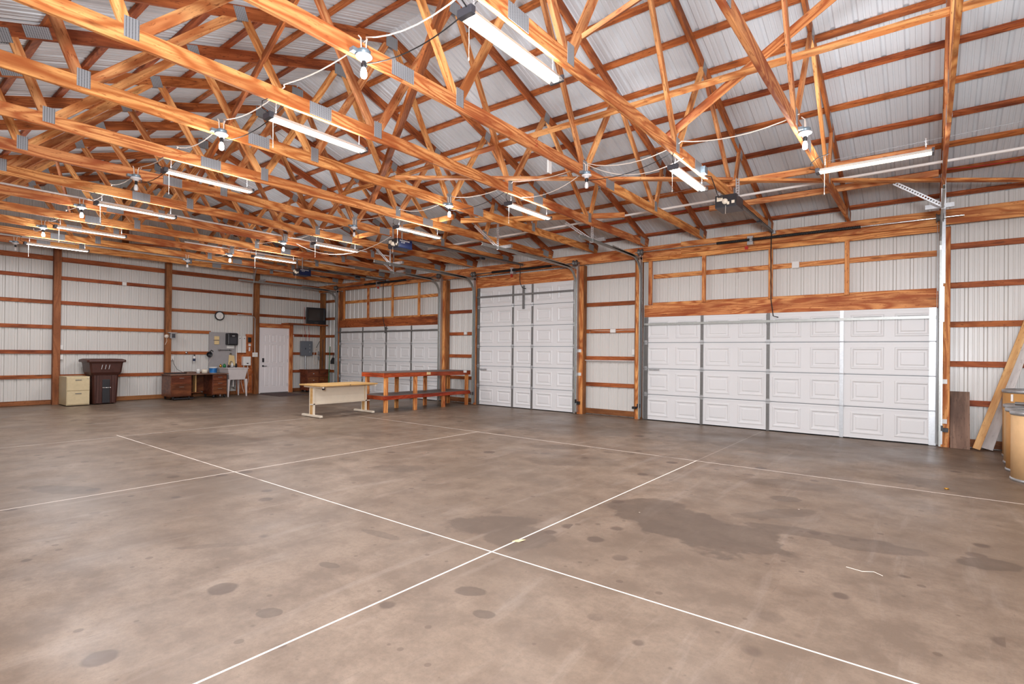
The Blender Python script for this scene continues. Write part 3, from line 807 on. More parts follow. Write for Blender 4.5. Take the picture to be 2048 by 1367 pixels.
# ------------------------------------------------------------------ long shop lights
def make_shop_light():
    r = thing('shop_light', '', 'light')
    L = 0.52
    mb = MB()
    prof = [(-.066, -.004), (-.045, .028), (-.018, .040), (.018, .040), (.045, .028), (.066, -.004), (.062, -.004), (.042, .024), (-.042, .024), (-.062, -.004)]
    vs = [(x, -L, z) for x, z in prof] + [(x, L, z) for x, z in prof]; n = len(prof)
    fs = [(i, (i + 1) % n, (i + 1) % n + n, i + n) for i in range(n)]
    mb.add(vs, fs); mb.build('reflector', M_REFL, r)
    MB().add([(x * .8, -L + .01, z) for x, z in ((-.036, .012), (-.026, -.006), (.026, -.006), (.036, .012))] + [(x * .8, L - .01, z) for x, z in ((-.036, .012), (-.026, -.006), (.026, -.006), (.036, .012))],
             [(0, 1, 5, 4), (1, 2, 6, 5), (2, 3, 7, 6)]).build('diffuser', M_TUBE, r)
    for s in (-1, 1):
        MB().box(-.062, .062, s * L - .012 - (.02 if s < 0 else 0), s * L + .012, -.012, .042).build('end_cap', M_DGREY, r, bevel=.004)
        pts = [(0, s * (L - .06), .04), (0, s * (L - .06), .17)]
        mbc = MB()
        for i in range(9):
            z = .04 + i * .0145
            a = (0.004, 0) if i % 2 else (0, .004)
            mbc.tube([(a[0], s * (L - .06) + a[1], z), (a[0], s * (L - .06) + a[1], z + .015)], .0022, 4); mbc.tube([(-a[0], s * (L - .06) - a[1], z), (-a[0], s * (L - .06) - a[1], z + .015)], .0022, 4)
        mbc.build('chain', M_GALV, r)
    MB().tube([(-.03, -L + .05, 0), (-.03, -L + .05, -.24)], .0018, 4).lathe([(0, -.26), (.005, -.25), (.003, -.235)], (-.03, -L + .05, 0), 8).build('pull_cord', M_CABLE, r)
    MB().tube([(.02, -L - .02, .03), (.03, -L - .09, .05), (.02, -L - .08, .12), (.01, -L - .02, .17), (0, -L + .10, .20)], .005, 6).build('power_cord', M_BCABLE, r)
    return r
sl0 = make_shop_light()
slights = [(TX[2] + .02, 3.0, 0), (TX[4] + .02, 3.0, 0), (TX[6] + .02, 3.0, 0), (TX[8] + .02, 2.95, 0), (TX[10] + .02, 2.98, 0), (TX[12] + .02, 3.0, 0),
           (TX[2] + .02, 6.48, 0), (TX[4] + .02, 6.55, 0), (TX[6] + .02, 6.55, 0), (TX[8] + .02, 6.50, 0), (TX[10] + .02, 6.50, 0), (-.49, 7.05, -PI / 2),
           (2.62, 3.0, 0), (2.62, 6.5, 0)]
sl_lab = ['Widest and nearest lit shop light at top centre', 'Lit shop light, second nearest of the left row', 'Lit shop light, third nearest of the left row', 'Lit shop light, fourth nearest of the left row',
          'Lit shop light, fifth of the left row, second farthest', 'Lit shop light, farthest of the left row, above the left wall post', 'Lit shop light, nearest of the right row, beside the grey opener', 'Lit shop light, second nearest of the right row',
          'Lit shop light just above the middle blue opener', 'Lit shop light left of the middle blue opener', 'Lit shop light above the far left blue opener', 'Lit shop light turned crosswise above the right garage door',
          'Lit shop light out of frame to the right, near', 'Lit shop light out of frame to the right, far']
for i, (x, y, rz) in enumerate(slights):
    o = sl0 if i == 0 else copy_tree(sl0)
    o.location = (x, y, 3.535); o.rotation_euler = (0, 0, rz)
    o['label'] = sl_lab[i]; o['group'] = 'long hanging shop lights'
    if i == 11:
        o.location = (x, y, 3.52)
    light('shop_light_lamp', 'AREA', (x, y, 3.515), 46, .09 if not rz else 1.0, 1.0 if not rz else .09, aim=None, col=(.95, .965, 1.0))
    up = light('shop_light_glow', 'AREA', (x, y, 3.60), 11, .10 if not rz else 1.0, 1.0 if not rz else .10, col=(.95, .965, 1.0)); up.rotation_euler = (PI, 0, 0)

# ------------------------------------------------------------------ bare bulb fixtures
def make_fixture(kind):
    r = thing('bulb_fixture', '', 'light')
    MB().lathe([(0, .035), (.05, .035), (.052, .032), (.052, -.004), (0, -.004)], (0, 0, 0), 8).box(-.05, .0, -.10, -.05, .0, .03).build('junction_box', M_BOX, r)
    MB().lathe([(0, -.004), (.062, -.006), (.066, -.014), (.058, -.022), (.034, -.026), (.026, -.048), (0, -.05)], (0, 0, 0), 22).build('lamp_base', M_PORC, r)
    MB().lathe([(.016, -.045), (.017, -.095), (.013, -.10), (0, -.10)], (0, 0, 0), 12).box(-.02, .02, -.012, .012, -.088, -.06).build('socket_adapter', M_BLACK if kind != 'plain' else M_WHITE, r)
    m = M_BULB if kind != 'off' else M_BULBOFF
    MB().lathe([(.013, -.098), (.02, -.115), (.0245, -.135), (.0245, -.165), (.018, -.178), (0, -.182)], (0, 0, 0), 14).build('bulb', m, r)
    MB().tube([(0.0, .02, .035), (0, .02, .10), (-.01, .035, .145)], .006, 6).tube([(0.0, -.025, .035), (.0, -.03, .12), (-.03, -.03, .15)], .006, 6).build('cable_tail', M_CABLE, r)
    return r
fx = {k: make_fixture(k) for k in ('lit', 'off')}
used = set()
fix = [(3, 2.55, 'lit', 'Bare bulb fixture, lit, nearest at top centre-left'), (5, 2.56, 'lit', 'Bare bulb fixture, lit, second nearest of the left row'), (7, 2.53, 'off', 'Bare bulb fixture with dim bulb, third of the left row'),
       (9, 2.52, 'lit', 'Bare bulb fixture, lit, fourth of the left row, beside the fourth long light'), (11, 2.51, 'lit', 'Bare bulb fixture, lit, fifth of the left row, second farthest'), (13, 2.51, 'off', 'Bare bulb fixture, farthest at the left edge'),
       (1, 6.18, 'lit', 'Bare bulb fixture, lit, rightmost, over the right garage door'), (3, 6.0, 'off', 'Bare bulb fixture with dim bulb, second of the right row'), (5, 6.0, 'lit', 'Bare bulb fixture, lit, third of the right row'),
       (7, 6.0, 'off', 'Bare bulb fixture with dim bulb, left of the middle opener'), (9, 5.98, 'lit', 'Bare bulb fixture, lit, fifth of the right row'), (11, 5.98, 'lit', 'Bare bulb fixture, lit, farthest lit one, above the clock'),
       (12, 5.5, 'off', 'Bare bulb fixture hung low over the desk post')]
for k, y, kind, lab in fix:
    o = fx[kind] if kind not in used else copy_tree(fx[kind]); used.add(kind)
    z = 3.705 if k != 12 else 3.62
    o.location = (TX[k] + .038 + .056, y, z); o['label'] = lab; o['group'] = 'bare bulb fixtures'
    if kind == 'lit':
        light('bulb_lamp', 'POINT', (TX[k] + .038 + .056, y, z - .22), 20, .05, col=(.97, .97, 1.0))
# square switch box by the right opener and its cord
r = thing('outlet_box', 'Square steel outlet box on the truss above the right opener, cord plugged in', 'outlet box', (TX[2] + .038, 6.88, 3.75))
MB().box(.002, .06, -.055, .055, -.04, .05).build('box_body', M_BOX, r, bevel=.004)
MB().tube([(.03, 0, -.04), (.03, .01, -.09), (.08, .0, -.11), (.06, -.12, -.10), (.0, -.3, -.05)], .007, 6).build('plug_cord', M_CABLE, r)
MB().tube([(.04, .02, -.06), (.09, .10, -.06), (.07, .3, -.12), (.03, .6, -.20), (.02, .82, -.14)], .006, 6).build('opener_cord', M_BCABLE, r)

# ------------------------------------------------------------------ cables and pipes
def cable(name, pts, r, mat, label, cat='cable', n=6):
    return tag(MB().tube(pts, r, n).build(name, mat), label, cat)
def run(y, ks, z=3.86):
    pts = []
    for a, b in zip(ks[:-1], ks[1:]):
        A_, B_ = (TX[a] + .06, y, z), (TX[b] + .06, y, z)
        pts += sag((A_[0], y + .02, z), (B_[0], y - .02, z), .055 + .03 * ((a * 7) % 3), 8)[:-1]
        pts.append((TX[b] + .08, y, z + .005))
    return pts
cable('power_cable', run(2.58, [2, 3, 4, 5, 6, 7, 8, 9, 10, 11, 12, 13]), .006, M_CABLE, 'White cable looping truss to truss along the left row of bulbs')
cable('power_cable', run(6.05, [1, 2, 3, 4, 5, 6, 7, 8, 9, 10, 11, 12]), .006, M_CABLE, 'White cable looping truss to truss along the right row of bulbs')
cable('power_cable', sag((TX[2] + .05, 6.2, 3.72), (TX[3] + .06, 6.1, 3.86), .16, 12) + sag((TX[3] + .02, 6.1, 3.80), (TX[4] + .06, 6.3, 3.70), .10, 10), .005, M_CABLE, 'White cable sagging below the trusses near the second right-row bulb')
cable('power_cable', sag((TX[7] + .05, 6.9, 3.70), (TX[9] + .06, 6.3, 3.74), .30, 16), .007, M_CABLE, 'White cable sagging deeply left of the middle blue opener')
for k, yy, who in ((3, 2.55, 'nearest'), (5, 2.56, 'second nearest'), (7, 2.53, 'third')):
    cable('extension_cord', sag((TX[k] + .115, yy, 3.63), (TX[k - 1] + .0, yy + .12, 3.78), .10, 10), .0045, M_BCABLE, 'Black cord from the %s left-row bulb fixture to its shop light' % who)
for k, yy, who in ((3, 6.0, 'second'), (5, 6.0, 'third')):
    cable('extension_cord', sag((TX[k] + .115, yy, 3.63), (TX[k - 1] + .0, yy + .08, 3.78), .08, 10), .0045, M_BCABLE, 'Black cord from the %s right-row bulb fixture to its shop light' % who)
cable('conduit_pipe', [(XR - .1, 8.66, 3.90), (-9.6, 8.95, 3.90)], .019, M_PVC, 'Long white conduit lying across the trusses toward the right edge', 'pipe', 10)
cable('conduit_pipe', [(TX[9] + .02, 1.42, 3.86), (TX[9] + .02, 8.9, 3.86)], .017, M_PVC, 'White conduit lying along the ninth truss at far left', 'pipe', 10)
cable('conduit_pipe', [(TX[13] + .02, 1.2, 3.86), (TX[13] + .02, 10.0, 3.86)], .02, M_PVC, 'White conduit lying along the far truss near the left wall', 'pipe', 10)
cable('conduit_pipe', [(TX[11] + .02, 5.0, 3.86), (TX[11] + .02, 9.6, 3.86)], .02, M_PVC, 'White conduit lying along the truss above the clock', 'pipe', 10)
wpts = []
for k in range(-2, 9):
    x = 0.13 - 1.238 * k
    wpts += sag((x, 10.10, 4.168), (x - 1.238, 10.10, 4.168), .035, 6)[:-1]
cable('air_hose', wpts, .007, M_RED, 'Thin red hose strung along the lowest roof purlin over the doors', 'hose')
cable('string_line', [(XR - .4, 8.3, 4.16), (TX[3], 8.35, 3.99)], .0022, M_GALV, 'Thin wire strung across the trusses above the white conduit', 'wire', 4)
# white cover hanging behind the numbered chord
tag(MB().box(-3.62, -3.60, 5.28, 5.36, 3.56, 3.76).build('motion_sensor', M_WHITE, bevel=.006), 'Small white sensor hanging below the truss with the red 2', 'sensor')
# red painted 2 on the chord
n2 = MB(); path = [(0, 0, .05), (0, .02, .062), (0, .045, .055), (0, .05, .035), (0, .03, .018), (0, .0, .0), (0, .055, .004)]
n2.tube([(0, p[1], p[2]) for p in path], .004, 5)
o = n2.build('painted_number', M_RED, trusses[3], (.019, 4.93 - RY, .06)); o.scale = (.3, 1, 1)

# ------------------------------------------------------------------ entry door on the left wall
r = struct(thing('door_4', 'White six-panel entry door with black lever and keypad', 'door', (-16.985, 0, 0)))
def panel_door():
    y0, y1, z1 = 8.575, 9.50, 2.09; th = .045
    mb = MB(); mb.box(-th, -.008, y0, y1, .02, z1)
    ys = [y0, y0 + .12, y0 + .30, y0 + .38, y0 + .545, y0 + .625, y0 + .80, y1]
    zs = [.02, .21, .86, .98, 1.58, 1.66, 1.90, z1]
    for i in range(7):
        for j in range(7):
            if i % 2 == 1 and j % 2 == 1:
                rg = [(0, 0), (.012, -.009), (.022, -.009), (.036, .0)]
                vs = []
                for d, h in rg: vs += [(h, ys[i] + d, zs[j] + d), (h, ys[i + 1] - d, zs[j] + d), (h, ys[i + 1] - d, zs[j + 1] - d), (h, ys[i] + d, zs[j + 1] - d)]
                fs = [(4 * q + k, 4 * q + (k + 1) % 4, 4 * q + 4 + (k + 1) % 4, 4 * q + 4 + k) for q in range(3) for k in range(4)] + [(12, 13, 14, 15)]
                mb.add(vs, fs)
            else:
                mb.add([(0, ys[i], zs[j]), (0, ys[i + 1], zs[j]), (0, ys[i + 1], zs[j + 1]), (0, ys[i], zs[j + 1])], [(0, 1, 2, 3)])
    for a, b in ((y0, y0), (y1, y1)): mb.add([(0, a, .02), (-.008, a, .02), (-.008, a, z1), (0, a, z1)], [(0, 1, 2, 3)])
    return mb.build('door_leaf', M_ENTRY, r)
leaf = panel_door()
MB().box(0, .022, 8.63, 8.69, 1.01, 1.14).build('keypad', M_BLACK, leaf, bevel=.004)
MB().lathe([(0, .0), (.03, .0), (.03, .012), (.012, .02), (.012, .05), (0, .05)], (0, 8.66, .885), 16, 'x').tube([(.045, 8.66, .885), (.045, 8.77, .885)], .008, 8).build('lever_handle', M_BLACK, leaf)
for z in (.25, 1.05, 1.85):
    MB().tube([(.006, 9.502, z - .05), (.006, 9.502, z + .05)], .008, 8).build('hinge', M_GALV, leaf)
fr = MB().box(-.09, .012, 8.535, 8.575, 0, 2.13).box(-.09, .012, 9.50, 9.54, 0, 2.13).box(-.09, .012, 8.575, 9.50, 2.09, 2.13).build('door_frame', M_ENTRY, r)
MB().box(-.09, .06, 8.575, 9.50, 0, .02).build('threshold', M_STILE, r)
tag(board('door_framing_stud', (-17.0, 9.60, 0), (-17.0, 9.60, 2.27), 0.12, 0.14, M_WOOD, up=(0, 1, 0)), 'Framing stud right of the white entry door', 'stud')
tag(board('door_framing_header', (-17.0, 8.51, 2.20), (-17.0, 9.54, 2.20), 0.13, 0.14, M_WOOD), 'Framing header above the white entry door', 'beam')
# shelf above the door side, with tv
tag(board('wall_shelf', (-16.80, 9.30, 2.285), (-16.80, 11.30 - .55, 2.285), 0.04, 0.5, M_WOODD), 'Plank shelf under the old television in the corner', 'shelf')
r = thing('television', 'Bulky old black tube television on the corner shelf', 'television', (-16.72, 10.28, 2.306), -.15)
MB().add([(.18, -.33, 0), (.18, .33, 0), (.18, .33, .56), (.18, -.33, .56), (-.20, -.2, .04), (-.20, .2, .04), (-.20, .2, .42), (-.20, -.2, .42)],
         [(0, 4, 5, 1), (1, 5, 6, 2), (2, 6, 7, 3), (3, 7, 4, 0), (4, 7, 6, 5)]).build('rear_shell', M_BLACK, r)
MB().box(.18, .22, -.33, .33, 0, .12).box(.18, .22, -.33, -.28, .12, .56).box(.18, .22, .28, .33, .12, .56).box(.18, .22, -.28, .28, .51, .56).build('bezel', M_BLACK, r, bevel=.006)
g = [];
mb = MB(); N = 8
for i in range(N + 1):
    for j in range(N + 1):
        u, v = i / N * 2 - 1, j / N * 2 - 1
        g.append((.205 - .02 * (u * u + v * v) / 2, -.28 + .56 * i / N, .12 + .39 * j / N))
mb.add(g, [(i * (N + 1) + j, (i + 1) * (N + 1) + j, (i + 1) * (N + 1) + j + 1, i * (N + 1) + j + 1) for i in range(N) for j in range(N)], True)
mb.build('screen', M_GLASS, r)
MB().box(.221, .224, -.06, .06, .035, .06).build('control_flap', M_DGREY, r)
tag(MB().box(-16.95, -16.72, 10.66, 10.735, 2.306, 2.42).build('receiver_box', M_GALV, bevel=.004), 'Small silver box on the shelf right of the television', 'box')

# ------------------------------------------------------------------ things on the left wall
XW = XL + .045                                                      # face of the girts
r = thing('wall_clock', 'Round clock with white dial and dark rim on the left wall', 'clock', (XW, 7.335, 2.43))
MB().lathe([(0, 0), (.135, 0), (.14, .01), (.14, .035), (.125, .045), (.108, .03)], (0, 0, 0), 32, 'x').build('rim', M_BLACK, r)
mb = MB().lathe([(.11, .028), (0, .028)], (0, 0, 0), 32, 'x'); mb.build('dial', M_WHITE, r)
mb = MB()
for k in range(12):
    a = k * PI / 6; mb.beam((.030, .088 * math.sin(a), .088 * math.cos(a)), (.030, .100 * math.sin(a), .100 * math.cos(a)), .006, .002, up=(1, 0, 0))
mb.build('hour_marks', M_BLACK, r)
MB().beam((.033, 0, 0), (.033, .055, .02), .007, .002, up=(1, 0, 0)).beam((.035, 0, 0), (.035, .03, -.085), .005, .002, up=(1, 0, 0)).build('hands', M_BLACK, r)

tag(MB().box(XW, XW + .012, 7.05, 7.86, .30, 1.93).build('utility_board', M_PEG), 'Grey utility board on the wall behind the sink', 'board')
tag(MB().box(XW, XW + .015, 7.865, 8.355, .03, 1.28).box(XW, XW + .015, 8.14, 8.355, 1.28, 1.90).box(XW, XW + .015, 7.865, 8.14, 1.27, 1.30).build('plywood_backing', M_OSB), 'Orange strand-board backing beside the entry door post', 'board')
r = thing('towel_dispenser', 'Black paper towel dispenser at the top of the grey board', 'dispenser', (XW + .013, 7.51, 1.54))
MB().box(0, .20, 0, .31, 0, .37).build('dispenser_body', M_BLACK, r, bevel=.03)
MB().box(.20, .205, .05, .26, .04, .24).build('front_cover', M_DGREY, r)
MB().box(.204, .209, .12, .20, .27, .30).build('badge', M_GALV, r)
tag(MB().box(XW + .013, XW + .05, 7.56, 7.77, 1.44, 1.535).build('paper_sheet_holder', M_WHITE), 'White holder just below the paper towel dispenser', 'holder')
r = thing('sponge_holder', 'Tan pad with two lobes pinned near the top of the grey board', 'pad', (XW + .013, 7.26, 1.68))
MB().box(0, .03, -.07, .07, -.125, -.01).box(0, .03, -.07, .07, .01, .125).build('pad', M_TAN, r, bevel=.01); MB().tube([(.035, -.11, 0), (.035, .05, .01)], .004).build('peg', M_BCABLE, r)
r = thing('towel_bar', 'Short chrome towel bar on the grey board', 'towel bar', (XW + .013, 7.50, 1.385))
MB().tube([(.05, -.17, 0), (.05, .17, 0)], .009, 8).build('bar', M_BCABLE, r)
for s in (-1, 1): MB().lathe([(0, 0), (.03, 0), (.026, .05), (0, .065)], (0, s * .17, 0), 12, 'x').build('bar_end', M_CHROME, r)
tag(MB().lathe([(0, 0), (.035, 0), (.03, .03), (.01, .04), (.01, .06), (0, .06)], (XW + .013, 7.68, 1.27), 14, 'x').build('robe_hook', M_CHROME), 'Small chrome hook under the right end of the towel bar', 'hook')
tag(MB().add([(XW + .03, 7.60, .93), (XW + .03, 7.82, .90), (XW + .03, 7.78, 1.22), (XW + .03, 7.62, 1.24), (XW + .045, 7.60, .93), (XW + .045, 7.82, .90), (XW + .045, 7.78, 1.22), (XW + .045, 7.62, 1.24)],
             [(0, 3, 2, 1), (4, 5, 6, 7), (0, 1, 5, 4), (1, 2, 6, 5), (2, 3, 7, 6), (3, 0, 4, 7)]).build('hand_towel', M_TAN, bevel=.006), 'Tan cloth hanging over the back of the sink', 'towel')
r = thing('task_lamp', 'Black clip-on work lamp beside the grey board', 'lamp', (XW, 7.02, 1.28))
MB().lathe([(.0, .02), (.05, .03), (.075, .09), (.085, .13), (.08, .13), (.05, .05), (0, .04)], (0, -.0, -.03), 16, 'x').build('shade', M_BLACK, r)
MB().tube([(.04, .02, .03), (.05, .08, .10), (.03, .14, .07)], .012, 6).build('arm', M_BCABLE, r)
MB().tube([(.03, .14, .06), (.02, .16, -.02), (.02, .10, -.12), (.02, -.02, -.35)], .003, 4).build('wire', M_CABLE, r)
r = thing('spray_bottle', 'Clear blue-label spray bottle hung by its trigger on a wall girt', 'bottle', (XW + .04, 6.63, 1.02))
MB().lathe([(0, 0), (.032, 0), (.034, .02), (.034, .12), (.02, .17), (.012, .19), (0, .19)], n=14).build('bottle_body', M_WHITE, r)
MB().lathe([(.0345, .03), (.0345, .11)], n=14).build('bottle_label', M_BLUE, r)
MB().box(-.015, .04, -.012, .012, .19, .225).build('trigger', M_BLACK, r)
tag(MB().lathe([(0, 0), (.03, 0), (.03, .03), (0, .03)], (XW, 6.43, 1.30), 12, 'x').build('door_knob_hook', M_CHROME), 'Small chrome hook on the girt left of the spray bottle', 'hook')
for y, lab in ((7.925, 'left of the pair'), (8.065, 'right of the pair')):
    r = thing('control_panel_box', 'Tall narrow white control box on the strand board, ' + lab, 'box', (XW + .016, y, 1.31), 0, 'tall white control boxes')
    MB().box(0, .05, -.062, .062, 0, .52).build('box_body', M_WHITE, r, bevel=.004); MB().lathe([(0, .05), (.014, .05), (.014, .056), (0, .056)], (0, 0.01, .45), 10, 'x').build('knockout', M_BLACK, r)
tag(MB().box(XW + .016, XW + .05, 8.20, 8.30, 1.64, 1.80).build('key_box', M_BLACK, bevel=.008), 'Small black box high on the strand board', 'box')
tag(MB().box(XW + .016, XW + .05, 8.22, 8.29, 1.52, 1.60).build('thermostat', M_WHITE, bevel=.004), 'Small white thermostat under the black box', 'thermostat')
tag(MB().box(XW + .016, XW + .05, 8.23, 8.27, 1.36, 1.49).build('night_light', M_BULBOFF, bevel=.004), 'Pale night light under the thermostat', 'night light')
r = thing('water_heater', 'White tankless water heater box on the strand board above its pipes', 'water heater', (XW + .016, 8.01, .91))
MB().box(0, .14, 0, .235, 0, .28).build('heater_body', M_WHITE, r, bevel=.012); MB().box(.14, .144, .10, .16, .05, .08).build('display', M_BLACK, r)
for yy, pts in ((.05, [(.06, .05, 0), (.08, .04, -.2), (.05, -.03, -.5), (.08, .05, -.85)]), (.17, [(.06, .17, 0), (.08, .16, -.2), (.07, .20, -.45), (.09, .09, -.85)])):
    MB().tube(pts, .009, 6).build('water_line', M_CABLE, r); MB().lathe([(0, -.05), (.018, -.05), (.018, 0), (0, 0)], (.06, yy, 0), 10).build('valve', M_CABLE, r)
r = thing('outlet_box', 'White outlet plate on the post between sink and entry door', 'outlet', (-16.93, 8.36, 1.25))
MB().box(0, .04, -.08, .08, -.07, .07).build('cover_plate', M_WHITE, r, bevel=.004); MB().box(.04, .043, -.035, -.01, -.03, .03).box(.04, .043, .01, .035, -.03, .03).build('sockets', M_CREAM, r)
cable('conduit_pipe', [(-16.91, 8.35, 1.32), (-16.91, 8.35, 2.40), (-16.95, 8.33, 2.46)], .012, M_GALV, 'Thin grey conduit rising beside the entry door post', 'pipe', 8)
cable('conduit_pipe', [(XW + .02, 8.34, 3.55), (XW + .02, 8.34, 2.50), (XW + .02, 7.88, 2.50), (XW + .02, 7.88, 2.34)], .014, M_PVC, 'White conduit bending left beside the post above the sink', 'pipe', 8)
cable('conduit_pipe', [(XW + .07, 7.83, 1.53), (XW + .07, 7.83, .55)], .014, M_PVC, 'White drain pipe upright at the right edge of the grey board', 'pipe', 8)
r = thing('breaker_panel', 'Grey breaker panel on the wall right of the entry door', 'breaker panel', (XW, 10.0, 1.22))
MB().box(0, .10, 0, .42, 0, .51).build('panel_box', M_PANEL, r, bevel=.004); MB().box(.10, .108, .02, .40, .02, .49).build('panel_door', M_PANEL, r)
MB().box(.108, .114, .135, .16, .22, .27).build('latch', M_BLACK, r)
MB().box(.108, .110, .30, .315, .12, .15).box(.108, .110, .30, .315, .25, .28).box(.108, .110, .30, .315, .36, .39).build('latch_screw', M_WHITE, r)
cable('conduit_pipe', [(XW + .05, 10.18, 1.22), (XW + .05, 10.18, .0)], .025, M_GALV, 'Grey conduit dropping to the floor below the breaker panel', 'pipe', 10)
for i, (yy, ty) in enumerate(((10.08, 10.10), (10.18, 10.14), (10.24, 10.36), (10.32, 10.30))):
    cable('power_cable', [(XW + .05, yy, 1.73), (XW + .04, yy + .01, 1.86), (XW + .03, ty, 2.26), (XW + .03, ty, 2.9)], .005, M_RED if i % 2 else M_CABLE, 'Cable leaving the top of the breaker panel, %s from the left' % ORD[i])
tag(MB().box(XW, XW + .03, 9.70, 9.76, 1.83, 1.93).build('light_switch', M_WHITE, bevel=.004), 'White switch plate between entry door and breaker panel', 'switch')
cable('hanging_tool', [(XW + .03, 10.74, 1.74), (XW + .03, 10.60, 1.50), (XW + .03, 10.62, 1.42)], .008, M_BCABLE, 'Black hooked tool on the wall right of the breaker panel', 'tool')
cable('hanging_strap', [(XW + .03, 10.62, 1.38), (XW + .03, 10.64, 1.02)], .008, M_WHITE, 'White strip hanging below the black hooked tool', 'strap')
r = thing('transformer_box', 'Grey timer box on the post above the desk', 'box', (-16.93, 5.99, 1.70))
MB().box(0, .09, -.06, .07, 0, .15).build('timer_body', M_PEG, r, bevel=.005); MB().box(.09, .095, -.03, .055, .02, .13).build('timer_face', M_DGREY, r); MB().box(0, .12, -.12, .10, .15, .17).build('top_cover', M_GALV, r)
MB().lathe([(0, 0), (.05, 0), (.05, .05), (0, .06)], (0, -.14, .06), 14, 'x').build('cable_coil', M_CABLE, r); MB().tube([(.02, -.14, .03), (.02, -.13, -.08), (.02, -.17, -.18)], .006).build('cable_tail', M_CABLE, r)
r = thing('outlet_box', 'White outlet on the girt behind the desk with a grey cord', 'outlet', (XW, 6.05, 1.14))
MB().box(0, .04, -.04, .05, -.06, .06).build('cover_plate', M_WHITE, r, bevel=.003); MB().tube([(.04, .01, -.02), (.05, .03, -.15), (.06, .12, -.32), (.08, .25, -.40)], .005).build('cord', M_BCABLE, r)
tag(MB().box(XW, XW + .03, 3.53, 3.61, 1.36, 1.47).build('outlet_plate', M_WHITE, bevel=.004), 'Upper of two white plates right of the cabinet post', 'outlet')
tag(MB().box(XW, XW + .03, 3.53, 3.61, 1.11, 1.22).build('outlet_plate', M_WHITE, bevel=.004), 'Lower of two white plates right of the cabinet post', 'outlet')
tag(MB().box(XW, XW + .04, 4.83, 4.93, 3.09, 3.19).build('junction_box', M_WHITE, bevel=.012), 'White junction box on the high girt left of the desk post', 'box')
# white conduit boxes on the door wall
YW = YD - .045
def wallbox(x, z, w, h, name, mat, label, d=.035):
    return tag(MB().box(x - w / 2, x + w / 2, YW - d, YW, z - h / 2, z + h / 2).build(name, mat, bevel=.003), label, 'box')
wallbox(-5.60, 1.915, .13, .08, 'junction_box', M_WHITE, 'White junction box on the girt right of the tall door')
wallbox(-10.12, 1.925, .10, .08, 'junction_box', M_WHITE, 'White junction box on the girt above the workbench')
wallbox(-5.10, 1.44, .07, .12, 'outlet_plate', M_WHITE, 'White outlet plate left of the right garage door', .03)
wallbox(-9.86, 1.46, .08, .18, 'wall_button', M_WHITE, 'Door button left of the tall middle door', .03)
wallbox(-1.92, 3.06, .12, .12, 'junction_box', M_WHITE, 'White junction box on the girt above the right garage door', .04)
cable('power_cable', [(-6.20, YW - .01, 1.86), (-6.20, YW - .01, 1.93), (-5.9, YW - .01, 1.92), (-5.66, YW - .01, 1.915)], .006, M_CABLE, 'White cable stapled left of the junction box right of the tall door')
cable('power_cable', [(-5.54, YW - .01, 1.915), (-5.3, YW - .01, 1.93), (-5.04, YW - .01, 1.925)], .006, M_CABLE, 'White cable stapled right of the junction box right of the tall door')
tag(MB().box(-6.29, -5.03, YW - .06, YW - .002, 1.235, 1.252).build('ledge_strip', M_WHITEB), 'White ledge strip under the second girt right of the tall door', 'ledge')
tag(MB().box(-5.07, -5.05, YW - .03, YW - .004, .76, 1.16).build('coat_hooks', M_BCABLE), 'Dark notched strip on the wall left of the right garage door', 'strip')
for x, z, lab in ((-6.36, 1.46, 'upper right of the tall door'), (-6.36, .92, 'middle right of the tall door'), (.195, 1.02, 'upper right of the right door'), (.195, .40, 'lower right of the right door')):
    tag(MB().box(x - .04, x + .04, 10.695, 10.706, z - .035, z + .035).build('bracket_plate', M_WHITE), 'Small white bracket on the jamb board, ' + lab, 'bracket')
tag(MB().box(.17, .25, 10.64, 10.706, .24, .30).tube([(.21, 10.62, .27), (.21, 10.66, .27)], .02, 10).build('safety_sensor', M_BLACK), 'Black safety sensor near the foot of the right jamb', 'sensor')
tag(MB().box(-5.02, -4.93, 10.64, 10.706, .22, .27).build('safety_sensor', M_BLACK), 'Black safety sensor near the foot of the left jamb of the right door', 'sensor')
tag(MB().box(-6.42, -6.34, 10.64, 10.706, .22, .29).build('safety_sensor', M_BLACK), 'Black safety sensor right of the tall middle door', 'sensor')
tag(MB().box(.165, .205, 10.68, 10.705, 2.55, 3.75).box(.165, .195, 10.68, 10.705, 1.95, 2.50).build('track_mount_strip', M_GALV), 'Long galvanised mounting strip up the right jamb', 'strip')

# ------------------------------------------------------------------ filing cabinet
r = thing('filing_cabinet', 'Beige two-drawer steel filing cabinet against the left wall', 'filing cabinet', (-16.50, 3.72, 0))
MB().box(-.35, .32, -.225, .225, .02, .71).build('cabinet_body', M_BEIGE, r, bevel=.006)
for i, (z0, z1) in enumerate(((.375, .685), (.045, .36))):
    d = MB().box(.32, .338, -.215, .215, z0, z1).build('drawer', M_BEIGE, r, bevel=.004)
    MB().box(.338, .350, -.06, .06, z1 - .065, z1 - .05).build('handle', M_STILE, d)
MB().lathe([(0, .338), (.01, .338), (.01, .345), (0, .345)], (0, .185, .665), 10, 'x').build('lock', M_CHROME, r)
